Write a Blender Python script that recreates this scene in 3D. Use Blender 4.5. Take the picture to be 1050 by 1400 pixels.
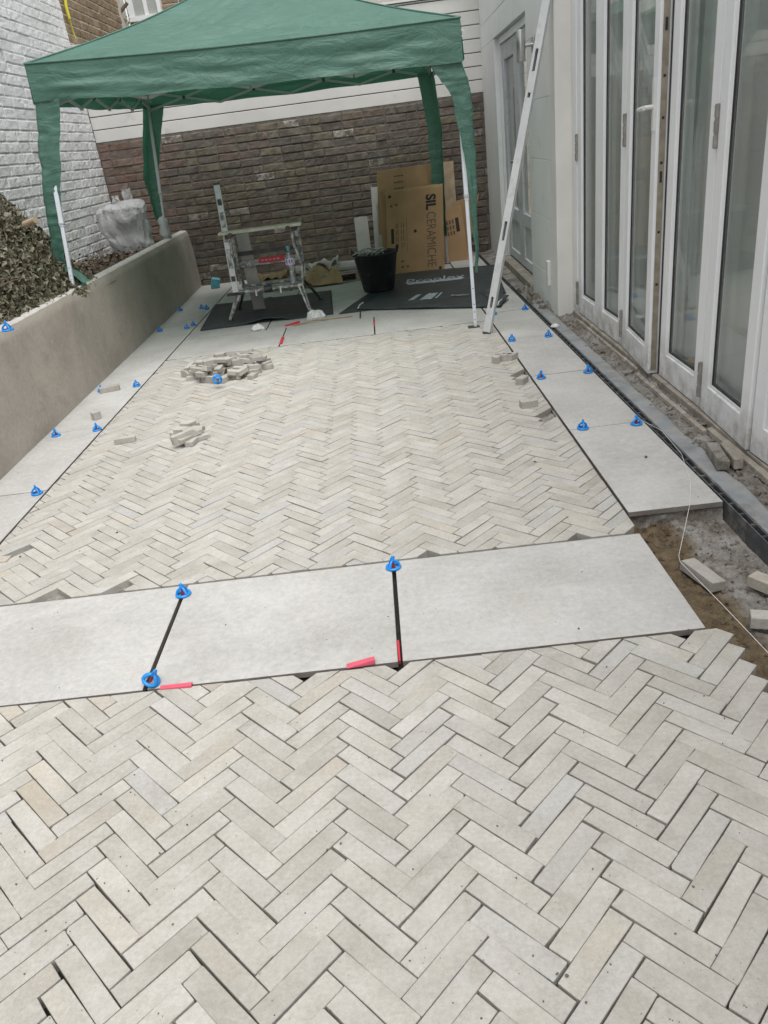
import bpy, math, random
import numpy as np
from mathutils import Vector, Matrix, noise, Euler
random.seed(7)
for o in list(bpy.data.objects): bpy.data.objects.remove(o)
SC = bpy.context.scene; COL = SC.collection
R = math.radians
# ------------------------------------------------------------------ camera
FPX, ROLL, PITCH, YAW, CH = 1037.83, .130711, .453575, -.033223, 1.32   # calibrated on a 1050x1400 picture
fwd = Vector((math.sin(YAW)*math.cos(PITCH), math.cos(YAW)*math.cos(PITCH), -math.sin(PITCH)))
ri0 = Vector((math.cos(YAW), -math.sin(YAW), 0)); up0 = ri0.cross(fwd)
IX = math.cos(ROLL)*ri0 - math.sin(ROLL)*up0
IU = math.cos(ROLL)*up0 + math.sin(ROLL)*ri0
EYE = Vector((0, 0, CH))
cd = bpy.data.cameras.new('camera'); cam = bpy.data.objects.new('camera', cd); COL.objects.link(cam)
cam.matrix_world = Matrix(((IX.x, IU.x, -fwd.x, 0), (IX.y, IU.y, -fwd.y, 0), (IX.z, IU.z, -fwd.z, CH), (0, 0, 0, 1)))
cd.sensor_fit = 'VERTICAL'; cd.sensor_height = 36; cd.lens = FPX/1400*36; cd.clip_end = 500; cd.clip_start = .05
SC.camera = cam
# ------------------------------------------------------------------ light
SUN_EL, SUN_AZ = R(70), R(158)       # high, from behind the camera, a little to the right
w = bpy.data.worlds.new('World'); SC.world = w; w.use_nodes = True
nt = w.node_tree; nt.nodes.clear()
wo = nt.nodes.new('ShaderNodeOutputWorld'); wb = nt.nodes.new('ShaderNodeBackground')
sk = nt.nodes.new('ShaderNodeTexSky'); sk.sky_type = 'NISHITA'; sk.sun_disc = False
sk.sun_elevation = SUN_EL; sk.sun_rotation = SUN_AZ; sk.air_density = 1.0; sk.dust_density = 1.5; sk.ozone_density = 1
hs = nt.nodes.new('ShaderNodeHueSaturation'); hs.inputs['Saturation'].default_value = .16
nt.links.new(sk.outputs[0], hs.inputs['Color']); nt.links.new(hs.outputs[0], wb.inputs[0]); nt.links.new(wb.outputs[0], wo.inputs[0])
wb.inputs[1].default_value = .115
sd = bpy.data.lights.new('sun', 'SUN'); sd.energy = 1.9; sd.angle = R(55); sd.color = (1, .98, .955)
sun = bpy.data.objects.new('sun', sd); COL.objects.link(sun)
sdir = Vector((math.sin(SUN_AZ)*math.cos(SUN_EL), math.cos(SUN_AZ)*math.cos(SUN_EL), math.sin(SUN_EL)))
sun.rotation_euler = sdir.to_track_quat('Z', 'Y').to_euler(); sun.location = (0, 0, 8)
SC.view_settings.view_transform = 'Standard'; SC.view_settings.look = 'None'
SC.view_settings.exposure = .88; SC.view_settings.gamma = 1
SC.render.engine = 'CYCLES'
# ------------------------------------------------------------------ pixel -> place
def ray(x, y): return (x-525)/FPX*IX - (y-700)/FPX*IU + fwd
def G(x, y, z=0.):
    r = ray(x, y); return EYE + r*((z-CH)/r.z)
def OX(x, y, X):
    r = ray(x, y); return EYE + r*(X/r.x)
def OY(x, y, Y):
    r = ray(x, y); return EYE + r*(Y/r.y)
def PX(p):
    d = Vector(p)-EYE; z = d.dot(fwd)
    if z < .05: return (-9999, -9999)
    return (525+FPX*d.dot(IX)/z, 700-FPX*d.dot(IU)/z)
def inframe(p, m=10):
    x, y = PX(p); return -m < x < 1050+m and -m < y < 1400+m
def nz(x, y, z=0., s=1.): return noise.noise(Vector((x*s, y*s, z*s)))
# ------------------------------------------------------------------ materials
def srgb(r, g, b):
    f = lambda c: (c/255/12.92 if c/255 <= .04045 else ((c/255+.055)/1.055)**2.4)
    return (f(r), f(g), f(b), 1)
class N:
    def __init__(s, name):
        s.m = bpy.data.materials.new(name); s.m.use_nodes = True; s.t = s.m.node_tree
        s.b = s.t.nodes['Principled BSDF']; s.out = s.t.nodes['Material Output']
        s.pos = s.n('ShaderNodeNewGeometry').outputs['Position']
    def n(s, typ, **kw):
        q = s.t.nodes.new(typ)
        for k, v in kw.items(): setattr(q, k, v)
        return q
    def put(s, sock, v):
        if hasattr(v, 'is_output'): s.t.links.new(v, sock)
        else: sock.default_value = v
    def noise(s, scale, detail=4, rough=.55, vec=None, dist=0):
        q = s.n('ShaderNodeTexNoise'); s.put(q.inputs['Vector'], vec or s.pos)
        q.inputs['Scale'].default_value = scale; q.inputs['Detail'].default_value = detail
        q.inputs['Roughness'].default_value = rough; q.inputs['Distortion'].default_value = dist
        return q.outputs['Fac']
    def vor(s, scale, vec=None, feat='F1', rnd=1):
        q = s.n('ShaderNodeTexVoronoi', feature=feat); s.put(q.inputs['Vector'], vec or s.pos); q.inputs['Scale'].default_value = scale
        q.inputs['Randomness'].default_value = rnd
        return q.outputs['Distance']
    def ramp(s, v, stops, interp='LINEAR'):
        q = s.n('ShaderNodeValToRGB'); s.put(q.inputs[0], v); e = q.color_ramp.elements; q.color_ramp.interpolation = interp
        while len(e) < len(stops): e.new(.5)
        for i, (p, c) in enumerate(stops):
            e[i].position = p
            e[i].color = c if hasattr(c, '__len__') and len(c) == 4 else ((*c, 1) if hasattr(c, '__len__') else (c, c, c, 1))
        return q.outputs[0]
    def mix(s, f, a, b, mode='MIX'):
        q = s.n('ShaderNodeMix', data_type='RGBA', blend_type=mode)
        s.put(q.inputs[0], f)
        for k, v in ((6, a), (7, b)):
            if hasattr(v, '__len__') and len(v) == 3: v = (*v, 1)
            s.put(q.inputs[k], v)
        return q.outputs[2]
    def math(s, op, a, b=0., cl=False):
        q = s.n('ShaderNodeMath', operation=op, use_clamp=cl); s.put(q.inputs[0], a); s.put(q.inputs[1], b); return q.outputs[0]
    def bump(s, h, strength=.3, dist=.005, nrm=None):
        q = s.n('ShaderNodeBump'); s.put(q.inputs['Height'], h); q.inputs['Strength'].default_value = strength; q.inputs['Distance'].default_value = dist
        if nrm is not None: s.t.links.new(nrm, q.inputs['Normal'])
        s.t.links.new(q.outputs[0], s.b.inputs['Normal']); return q.outputs[0]
    def tone(s):
        a = s.n('ShaderNodeAttribute', attribute_name='tone').outputs['Fac']; o = s.n('ShaderNodeObjectInfo').outputs['Random']
        return s.math('FRACT', s.math('ADD', a, o))
    def shift(s, t):
        q = s.n('ShaderNodeVectorMath', operation='MULTIPLY_ADD'); c = s.n('ShaderNodeCombineXYZ')
        for i in range(3): s.t.links.new(t, c.inputs[i])
        s.t.links.new(c.outputs[0], q.inputs[0]); q.inputs[1].default_value = (17.3, 9.1, 5.7); s.t.links.new(s.pos, q.inputs[2]); return q.outputs[0]
    def fin(s, col, rough=.8, spec=.3, metal=0.):
        s.put(s.b.inputs['Base Color'], (*col, 1) if hasattr(col, '__len__') and len(col) == 3 else col); s.put(s.b.inputs['Roughness'], rough)
        s.b.inputs['Specular IOR Level'].default_value = spec; s.b.inputs['Metallic'].default_value = metal
        return s.m
M = {}
def simple(name, col, rough=.6, var=.15, scale=6, bump=.15, bscale=60, bd=.002, metal=0., spec=.4, dirt=None, dscale=9, dthr=(.55, .75)):
    q = N(name); a = tuple(c*(1-var) for c in col); b = tuple(min(1, c*(1+var)) for c in col)
    c = q.ramp(q.noise(scale, 5), [(.3, a), (.7, b)])
    if dirt: c = q.mix(q.ramp(q.noise(dscale, 7, .65), [(dthr[0], 0.), (dthr[1], 1.)]), c, dirt)
    if bump: q.bump(q.noise(bscale, 5), bump, bd)
    M[name] = q.fin(c, rough, spec, metal); return M[name]
# -- pavers
def m_paver(name, k=1., warm=.5):
    q = N(name); t = q.tone(); v = q.shift(t)
    c = q.ramp(q.noise(7, 7, .6, v), [(.27, (.355*k, .335*k, .296*k)), (.5, (.425*k, .408*k, .370*k)), (.70, (.485*k, .470*k, .435*k))])
    c = q.mix(q.math('MULTIPLY', q.ramp(t, [(.74, 0.), (.98, 1.)]), q.ramp(q.noise(4, 3, .5, v), [(.42, 0.), (.72, warm)])), c, (.45*k, .375*k, .27*k))
    c = q.mix(q.ramp(t, [(.0, .35), (.14, 0.)]), c, (.46*k, .462*k, .468*k))
    c = q.mix(1., c, q.ramp(q.math('FRACT', q.math('MULTIPLY', t, 7.13)), [(0, .93), (1, 1.05)]), 'MULTIPLY')
    c = q.mix(1., c, q.ramp(q.noise(95, 6, .8), [(.32, .83), (.68, 1.09)]), 'MULTIPLY')
    pit = q.math('MULTIPLY', q.ramp(q.vor(70, v), [(.10, 1.), (.2, 0.)]), q.ramp(q.noise(9, 4, .7, v), [(.62, 0.), (.70, 1.)]))
    c = q.mix(q.math('MULTIPLY', pit, .7), c, (.12, .115, .10))
    c = q.mix(q.ramp(q.noise(6.5, 9, .78), [(.56, 0.), (.70, .5)]), c, (.29, .262, .218))
    c = q.mix(q.ramp(q.noise(8, 6, .7, v, .7), [(.58, 0.), (.72, .5)]), c, (.50*k, .50*k, .49*k))
    h = q.math('SUBTRACT', q.math('ADD', q.math('MULTIPLY', q.noise(38, 6, .65, v), 1.), q.math('MULTIPLY', q.noise(260, 3), .25)), q.math('MULTIPLY', pit, .8))
    q.bump(h, .8, .005)
    M[name] = q.fin(c, .88, .25)
m_paver('paver', 1.0); m_paver('paver_cut', .98, .6)
def m_slab():
    q = N('slab'); t = q.tone(); v = q.shift(t)
    c = q.ramp(q.noise(2.6, 8, .62, v), [(.3, (.385, .375, .355)), (.52, (.455, .446, .427)), (.72, (.505, .497, .48))])
    c = q.mix(1., c, q.ramp(q.noise(48, 8, .8, v), [(.32, .80), (.68, 1.10)]), 'MULTIPLY')
    c = q.mix(q.ramp(q.noise(2.6, 7, .75, v, .8), [(.55, 0.), (.75, .45)]), c, (.40, .365, .31))
    c = q.mix(q.ramp(q.noise(11, 8, .8), [(.62, 0.), (.76, .3)]), c, (.27, .25, .22))
    spk = q.math('MULTIPLY', q.ramp(q.vor(42, v), [(.05, 1.), (.10, 0.)]), q.ramp(q.noise(3, 2), [(.5, 0.), (.6, 1.)]))
    c = q.mix(q.math('MULTIPLY', spk, .7), c, (.16, .15, .13))
    c = q.mix(q.ramp(q.noise(1.3, 9, .72, None, 1.4), [(.52, 0.), (.60, .30), (.66, .0), (.74, .25)]), c, (.55, .54, .52))
    mp = q.n('ShaderNodeMapping'); q.t.links.new(q.pos, mp.inputs[0]); mp.inputs['Rotation'].default_value = (0, 0, .35); mp.inputs['Scale'].default_value = (2.2, 16, 1)
    c = q.mix(q.ramp(q.noise(1.6, 7, .7, mp.outputs[0], .4), [(.60, 0.), (.72, .32)]), c, (.33, .30, .26))
    q.bump(q.noise(120, 5, .6), .25, .002)
    M['slab'] = q.fin(c, .72, .35)
m_slab()
simple('slab_edge', (.20, .18, .16), .85, .2, 30, .4, 90, .003)
simple('bed', (.04, .037, .033), .95, .35, 14, .8, 60, .008)
def m_earth(name, sandx=True):
    q = N(name)
    grey = q.ramp(q.noise(9, 9, .68), [(.28, (.20, .185, .165)), (.5, (.31, .295, .27)), (.72, (.43, .415, .385))])
    grey = q.mix(q.ramp(q.noise(5, 8, .75, None, .6), [(.46, 0.), (.58, .8)]), grey, (.15, .125, .098))
    if sandx:
        x = q.n('ShaderNodeSeparateXYZ'); q.t.links.new(q.pos, x.inputs[0])
        f = q.math('ADD', x.outputs[0], q.math('MULTIPLY', q.math('SUBTRACT', q.noise(5, 6, .7), .5), .22))
        f = q.ramp(q.math('MULTIPLY', q.math('SUBTRACT', f, .5), 1.), [(.43, 1.), (.475, 0.)])
        sand = q.ramp(q.noise(26, 8, .7), [(.3, (.10, .072, .045)), (.7, (.215, .165, .105))])
        grey = q.mix(f, grey, sand)
    grey = q.mix(1., grey, q.ramp(q.noise(150, 4, .7), [(.3, .7), (.7, 1.15)]), 'MULTIPLY')
    q.bump(q.noise(55, 8, .7), .9, .012)
    M[name] = q.fin(grey, .95, .15)
m_earth('earth'); m_earth('rubble_mortar', False)
simple('ground', (.20, .185, .16), .95, .3, 3, .6, 40, .01)
def m_render():
    q = N('render')
    c = q.ramp(q.noise(1.6, 8, .62, None, .5), [(.3, (.31, .275, .238)), (.5, (.39, .35, .305)), (.72, (.45, .405, .355))])
    c = q.mix(1., c, q.ramp(q.noise(40, 6, .7), [(.3, .88), (.7, 1.08)]), 'MULTIPLY')
    c = q.mix(q.ramp(q.noise(22, 4, .6), [(.68, 0.), (.72, .7)]), c, (.52, .50, .47))
    c = q.mix(q.ramp(q.noise(3.1, 8, .75, None, 1.2), [(.55, 0.), (.72, .4)]), c, (.20, .175, .15))
    q.bump(q.noise(22, 7, .6), .35, .006); M['render'] = q.fin(c, .9, .2)
m_render()
simple('render_top', (.47, .45, .42), .9, .18, 9, .4, 60, .004, dirt=(.25, .22, .19))
def m_white_brick():
    q = N('white_brick'); t = q.tone(); v = q.shift(t)
    c = q.ramp(q.noise(5, 7, .65, v), [(.3, (.68, .68, .675)), (.6, (.79, .79, .785)), (.8, (.83, .83, .825))])
    c = q.mix(q.ramp(q.noise(13, 9, .75), [(.63, 0.), (.74, .6)]), c, (.36, .35, .335))
    c = q.mix(1., c, q.ramp(t, [(0, .9), (1, 1.04)]), 'MULTIPLY')
    q.bump(q.math('ADD', q.noise(22, 7, .65), q.math('MULTIPLY', q.noise(120, 4), .3)), .9, .014); M['white_brick'] = q.fin(c, .75, .3)
m_white_brick()
simple('white_mortar', (.66, .66, .655), .9, .15, 12, .9, 45, .014, dirt=(.22, .21, .20), dscale=10, dthr=(.6, .7))
def m_stock(name, cols, white=.0, k=1.):
    q = N(name); t = q.tone(); v = q.shift(t)
    c = q.ramp(t, [(i/(len(cols)-1), tuple(k*x for x in cc)) for i, cc in enumerate(cols)])
    c = q.mix(1., c, q.ramp(q.noise(12, 7, .7, v), [(.25, .55), (.75, 1.35)]), 'MULTIPLY')
    if white: c = q.mix(q.math('MULTIPLY', q.ramp(q.math('FRACT', q.math('MULTIPLY', t, 5.37)), [(.91, 0.), (.96, 1.)]), q.ramp(q.noise(9, 7, .75, v), [(.45, 0.), (.6, white)])), c, (.52, .49, .45))
    q.bump(q.noise(35, 7, .7, v), .9, .010); M[name] = q.fin(c, .92, .15)
m_stock('stock_brick', [(.155, .130, .108), (.165, .125, .106), (.145, .130, .113), (.178, .152, .114), (.135, .115, .10), (.172, .150, .127), (.19, .164, .122), (.15, .115, .10)], .8, 1.02)
m_stock('red_brick', [(.19, .125, .10), (.165, .13, .108), (.215, .155, .13), (.175, .118, .096), (.19, .16, .13)], .9, 1.05)
m_stock('tan_brick', [(.23, .17, .11), (.29, .225, .15), (.20, .15, .10), (.27, .20, .12)], 0, 1.05)
simple('stock_mortar', (.15, .134, .118), .95, .35, 12, .8, 40, .01)
simple('tan_mortar', (.52, .49, .43), .95, .2, 12, .5, 40, .008)
simple('cladding', (.66, .645, .61), .6, .06, 3, .15, 30, .002, dirt=(.45, .42, .38), dscale=4, dthr=(.6, .85))
simple('wall_white', (.76, .765, .755), .75, .05, 2, .2, 50, .003, dirt=(.44, .43, .41), dscale=5, dthr=(.6, .9))
simple('cream', (.74, .732, .69), .7, .06, 4, .15, 40, .002, dirt=(.36, .33, .29), dscale=6, dthr=(.66, .85))
def m_upvc():
    q = N('door_paint')
    c = q.ramp(q.noise(4, 4), [(.3, (.76, .775, .79)), (.7, (.82, .83, .84))])
    c = q.mix(q.ramp(q.noise(28, 9, .75), [(.63, 0.), (.76, .6)]), c, (.34, .32, .29))
    z = q.n('ShaderNodeSeparateXYZ'); q.t.links.new(q.pos, z.inputs[0])
    f = q.math('MULTIPLY', q.ramp(z.outputs[2], [(.06, 1.), (.30, 0.)]), q.ramp(q.noise(12, 8, .7), [(.4, .1), (.66, .85)]))
    c = q.mix(f, c, (.30, .275, .24))
    q.bump(q.noise(70, 5), .15, .002); M['door_paint'] = q.fin(c, .42, .45)
m_upvc()
simple('grey_door', (.55, .57, .585), .6, .08, 4, .1, 40, .002, dirt=(.33, .32, .30))
simple('gasket', (.03, .03, .03), .6, .2, 10, 0)
simple('lock_brass', (.33, .29, .23), .4, .25, 20, .2, 60, .002, metal=.6)
simple('steel', (.52, .52, .50), .32, .12, 15, .1, 90, .001, metal=.9)
simple('hinge', (.30, .285, .265), .5, .3, 30, .3, 90, .002, metal=.5)
simple('alu', (.60, .62, .62), .40, .10, 7, .2, 120, .001, metal=.3, dirt=(.47, .47, .46), dscale=14, dthr=(.5, .72))
simple('dirty_metal', (.22, .225, .22), .5, .3, 18, .4, 70, .003, metal=.25, dirt=(.55, .54, .51), dscale=22, dthr=(.46, .56))
simple('dark_metal', (.07, .07, .07), .5, .3, 18, .3, 70, .002, metal=.3)
simple('pole_white', (.66, .70, .75), .35, .05, 8, .05, 50, .001)
simple('pole_grey', (.42, .44, .44), .45, .1, 8, .1, 50, .001)
def m_fabric():
    q = N('tent_fabric')
    c = q.ramp(q.noise(3, 6, .6), [(.3, (.068, .160, .124)), (.7, (.095, .205, .163))])
    mp = q.n('ShaderNodeMapping'); q.t.links.new(q.pos, mp.inputs[0]); mp.inputs['Rotation'].default_value = (0, 0, .5); mp.inputs['Scale'].default_value = (2.2, 9, 5)
    h = q.math('ADD', q.math('ADD', q.math('MULTIPLY', q.noise(2.2, 6, .62, mp.outputs[0], .8), 1.3), q.math('MULTIPLY', q.noise(14, 5, .6), .25)), q.math('MULTIPLY', q.noise(700, 1), .05)); nb = q.bump(h, .45, .03)
    q.fin(c, .5, .65)
    tr = q.n('ShaderNodeBsdfTranslucent'); q.put(tr.inputs[0], (.09, .34, .20, 1)); q.t.links.new(nb, tr.inputs['Normal'])
    mx = q.n('ShaderNodeMixShader'); mx.inputs[0].default_value = .26
    q.t.links.new(q.b.outputs[0], mx.inputs[1]); q.t.links.new(tr.outputs[0], mx.inputs[2]); q.t.links.new(mx.outputs[0], q.out.inputs[0]); M['tent_fabric'] = q.m
m_fabric()
def m_glass(name, tint, ior=1.5, add=0., veil=.0):
    q = N(name)
    tr = q.n('ShaderNodeBsdfTransparent'); tr.inputs[0].default_value = (*tint, 1)
    gl = q.n('ShaderNodeBsdfGlossy'); gl.inputs['Roughness'].default_value = .015; gl.inputs[0].default_value = (.95, .97, .97, 1)
    lw = q.n('ShaderNodeLayerWeight'); lw.inputs[0].default_value = .5
    f = q.math('ADD', q.math('MULTIPLY', q.math('POWER', lw.outputs['Facing'], 5.), .55), .018+add, True)
    mx = q.n('ShaderNodeMixShader'); q.t.links.new(f, mx.inputs[0]); q.t.links.new(tr.outputs[0], mx.inputs[1]); q.t.links.new(gl.outputs[0], mx.inputs[2])
    df = q.n('ShaderNodeBsdfDiffuse'); df.inputs[0].default_value = (.72, .73, .72, 1); m2 = q.n('ShaderNodeMixShader')  # pale diffuse veil mixed into the glass so the panes look lighter
    q.put(m2.inputs[0], q.ramp(q.noise(3, 7, .7, None, .6), [(.3, veil*.7), (.75, veil*1.5)])); q.t.links.new(mx.outputs[0], m2.inputs[1]); q.t.links.new(df.outputs[0], m2.inputs[2])
    q.t.links.new(m2.outputs[0], q.out.inputs[0]); M[name] = q.m
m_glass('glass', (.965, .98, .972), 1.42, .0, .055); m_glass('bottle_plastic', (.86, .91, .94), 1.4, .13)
simple('blue_plastic', (.012, .24, .66), .38, .1, 20, .05, 60, .001, spec=.5)
simple('cyan_foam', (.13, .42, .52), .8, .12, 20, .4, 80, .004)
simple('red_plastic', (.50, .035, .05), .45, .1, 20, .05, 60, .001)
simple('pink_plastic', (.62, .10, .15), .45, .1, 20, .05, 60, .001)
simple('cardboard', (.37, .235, .125), .85, .10, 5, .2, 40, .002)
simple('brown_paper', (.36, .25, .14), .85, .15, 9, .3, 30, .004)
simple('ink', (.035, .03, .025), .8, .1, 8, 0)
simple('faded_ink', (.13, .09, .06), .85, .15, 8, 0)
simple('print_white', (.33, .37, .40), .7, .2, 30, 0)
simple('mat_plastic', (.036, .045, .050), .5, .18, 5, .2, 30, .003, dirt=(.13, .13, .125), dscale=7, dthr=(.55, .8))
simple('black_rubber', (.016, .017, .018), .5, .25, 9, .3, 40, .003, dirt=(.09, .09, .088), dscale=14, dthr=(.58, .74))
simple('timber', (.33, .255, .17), .85, .25, 9, .5, 50, .004)
simple('old_timber', (.29, .26, .22), .9, .3, 14, .7, 60, .006, dirt=(.5, .48, .45), dscale=12, dthr=(.55, .7))
simple('jaw_wood', (.56, .52, .44), .8, .2, 15, .4, 60, .003, dirt=(.56, .54, .5), dscale=14)
simple('grey_board', (.40, .39, .365), .85, .12, 8, .3, 50, .003)
simple('membrane', (.25, .265, .275), .75, .3, 7, .7, 35, .008, dirt=(.30, .29, .272), dscale=9, dthr=(.46, .62))
simple('drain_black', (.018, .019, .02), .55, .3, 20, .3, 60, .002)
simple('drain_grey', (.075, .08, .085), .6, .25, 20, .3, 60, .003, dirt=(.24, .225, .2), dscale=10)
simple('string', (.75, .74, .70), .8, .05, 20, 0)
simple('white_plastic', (.66, .66, .65), .5, .05, 10, .05, 40, .001)
simple('label_white', (.66, .63, .70), .5, .06, 30, 0)
simple('label_purple', (.20, .12, .40), .5, .1, 30, 0)
simple('stone_grit', (.12, .11, .10), .95, .4, 60, .5, 90, .003)
simple('soil', (.055, .045, .036), .95, .4, 20, .9, 50, .02)
simple('stem', (.13, .10, .07), .9, .3, 20, .5, 60, .004)
simple('inside_wall', (.48, .48, .46), .8, .05, 3, .05, 30, .002)
simple('inside_floor', (.40, .39, .37), .35, .08, 3, .05, 30, .002)
simple('fill_curtain', (.70, .69, .675), .9, .08, 3, .1, 30, .002)
simple('yellow_plastic', (.60, .36, .06), .5, .1, 10, .05, 40, .001)
simple('yellow_cable', (.62, .55, .04), .5, .1, 10, 0)
simple('green_weed', (.16, .19, .03), .8, .3, 20, 0)
simple('roof_slate', (.2, .2, .21), .8, .2, 6, .4, 30, .01)
def m_leaf():
    q = N('dry_leaf'); t = q.tone()
    c = q.ramp(t, [(0, (.10, .09, .055)), (.2, (.17, .16, .11)), (.4, (.07, .08, .045)), (.6, (.22, .20, .145)), (.7, (.11, .09, .055)), (.85, (.29, .265, .205)), (1, (.085, .105, .055))])
    M['dry_leaf'] = q.fin(c, .7, .3)
m_leaf()
def m_bag():
    q = N('bag_plastic'); q.fin((.62, .62, .63), .25, .6); nb = q.bump(q.noise(13, 5, .6, None, 2.), .8, .03)
    tr = q.n('ShaderNodeBsdfTransparent'); mx = q.n('ShaderNodeMixShader'); mx.inputs[0].default_value = .35
    q.t.links.new(q.b.outputs[0], mx.inputs[1]); q.t.links.new(tr.outputs[0], mx.inputs[2]); q.t.links.new(mx.outputs[0], q.out.inputs[0]); M['bag_plastic'] = q.m
m_bag()
# ------------------------------------------------------------------ mesh helpers
def tag(o, label=None, cat=None, group=None, kind=None):
    for k, v in (('label', label), ('category', cat), ('group', group), ('kind', kind)):
        if v: o[k] = v
    return o
def link(name, me, mat=None, parent=None):
    o = bpy.data.objects.new(name, me); COL.objects.link(o)
    if mat is not None and me is not None and not me.materials: me.materials.append(M[mat])
    if parent is not None: o.parent = parent; o.matrix_parent_inverse = Matrix.Translation(parent.location).inverted() if parent.type == 'EMPTY' else Matrix()
    return o
def empty(name, loc=(0, 0, 0), label=None, cat=None, group=None, kind=None):
    o = bpy.data.objects.new(name, None); o.empty_display_size = .05; o.location = loc; COL.objects.link(o); return tag(o, label, cat, group, kind)
class MB:
    def __init__(s): s.v = []; s.f = []; s.t = []; s.sm = []
    def add(s, v, f, tone=0., smooth=False):
        k = len(s.v); s.v += [tuple(p) for p in v]; s.f += [tuple(i+k for i in q) for q in f]; s.t += [tone]*len(f); s.sm += [smooth]*len(f); return s
    def box(s, c, size, rot=None, tone=0.):
        a, b, d = (x/2 for x in size); m = rot or Matrix.Identity(3); c = Vector(c)
        v = [c+m@Vector((x*a, y*b, z*d)) for z in (-1, 1) for y in (-1, 1) for x in (-1, 1)]
        return s.add(v, [(0, 2, 3, 1), (4, 5, 7, 6), (0, 1, 5, 4), (2, 6, 7, 3), (0, 4, 6, 2), (1, 3, 7, 5)], tone)
    def span(s, x0, x1, y0, y1, z0, z1, tone=0.): return s.box(((x0+x1)/2, (y0+y1)/2, (z0+z1)/2), (abs(x1-x0), abs(y1-y0), abs(z1-z0)), None, tone)
    def bar(s, p, q, wx, wz, up=(0, 0, 1), tone=0.):   # rectangular bar p->q
        p, q = Vector(p), Vector(q); d = (q-p).normalized(); sd_ = d.cross(Vector(up))
        if sd_.length < 1e-4: sd_ = d.cross(Vector((0, 1, 0)))
        sd_.normalize(); u = sd_.cross(d); m = Matrix((sd_, d, u)).transposed()
        return s.box((p+q)/2, (wx, (q-p).length, wz), m, tone)
    def tube(s, pts, r, n=8, tone=0., cap=True):
        pts = [Vector(p) for p in pts]; v = []; f = []; rs = r if hasattr(r, '__len__') else [r]*len(pts)
        u = None
        for i, p in enumerate(pts):
            d = (pts[min(i+1, len(pts)-1)]-pts[max(i-1, 0)]).normalized()
            if u is None: u = d.orthogonal().normalized()
            u = (u-d*u.dot(d)).normalized(); w_ = d.cross(u)
            v += [p+rs[i]*(math.cos(2*math.pi*k/n)*u+math.sin(2*math.pi*k/n)*w_) for k in range(n)]
        for i in range(len(pts)-1):
            for k in range(n): f.append((i*n+k, i*n+(k+1) % n, (i+1)*n+(k+1) % n, (i+1)*n+k))
        s.add(v, f, tone, True)
        if cap: s.add(v[:n], [tuple(reversed(range(n)))], tone); s.add(v[-n:], [tuple(range(n))], tone)
        return s
    def lathe(s, prof, n=20, c=(0, 0, 0), fn=None, tone=0., smooth=True):
        c = Vector(c); v = []; f = []
        for r, z in prof:
            for k in range(n):
                a = 2*math.pi*k/n; p = Vector((r*math.cos(a), r*math.sin(a), z))
                if fn: p = Vector(fn(p, a))
                v.append(c+p)
        for i in range(len(prof)-1):
            for k in range(n): f.append((i*n+k, i*n+(k+1) % n, (i+1)*n+(k+1) % n, (i+1)*n+k))
        return s.add(v, f, tone, smooth)
    def grid(s, nu, nv, fn, tone=0., smooth=True):
        v = [fn(i/nu, j/nv) for j in range(nv+1) for i in range(nu+1)]
        f = [(j*(nu+1)+i, j*(nu+1)+i+1, (j+1)*(nu+1)+i+1, (j+1)*(nu+1)+i) for j in range(nv) for i in range(nu)]
        return s.add(v, f, tone, smooth)
    def prism(s, poly, z0, z1, bev=0., tone=0., zf=None):
        n = len(poly); ar = sum(poly[i][0]*poly[(i+1) % n][1]-poly[(i+1) % n][0]*poly[i][1] for i in range(n))
        if ar < 0: poly = poly[::-1]
        if bev:
            cl_ = [poly[0]]
            for p_ in poly[1:]:
                if math.hypot(p_[0]-cl_[-1][0], p_[1]-cl_[-1][1]) > 2.2*bev: cl_.append(p_)
            while len(cl_) > 3 and math.hypot(cl_[0][0]-cl_[-1][0], cl_[0][1]-cl_[-1][1]) < 2.2*bev: cl_.pop()
            if len(cl_) >= 3: poly = cl_
            n = len(poly)
        lv = [(p[0], p[1], z0) for p in poly]; f = []
        lv += [(p[0], p[1], z1-bev) for p in poly]; k = 2
        if bev: lv += [(p[0], p[1], z1) for p in inset(poly, bev)]; k = 3
        if zf: lv = [(x, y, z+zf(x, y)) for x, y, z in lv]
        for j in range(k-1):
            for i in range(n): f.append((j*n+i, j*n+(i+1) % n, (j+1)*n+(i+1) % n, (j+1)*n+i))
        f.append(tuple((k-1)*n+i for i in range(n))); f.append(tuple(reversed(range(n))))
        return s.add(lv, f, tone)
    def mesh(s, name):
        me = bpy.data.meshes.new(name); me.from_pydata(s.v, [], s.f); me.update()
        if any(s.sm): me.polygons.foreach_set('use_smooth', s.sm)
        if any(s.t):
            a = me.attributes.new('tone', 'FLOAT', 'FACE'); a.data.foreach_set('value', s.t)
        return me
    def build(s, name, mat, parent=None, bevel=0., solid=0., sub=0):
        o = link(name, s.mesh(name), mat, parent)
        if solid: md = o.modifiers.new('solid', 'SOLIDIFY'); md.thickness = solid; md.offset = 0
        if bevel: md = o.modifiers.new('bevel', 'BEVEL'); md.width = bevel; md.segments = 2; md.limit_method = 'ANGLE'
        if sub: md = o.modifiers.new('sub', 'SUBSURF'); md.levels = md.render_levels = sub
        return o
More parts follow.
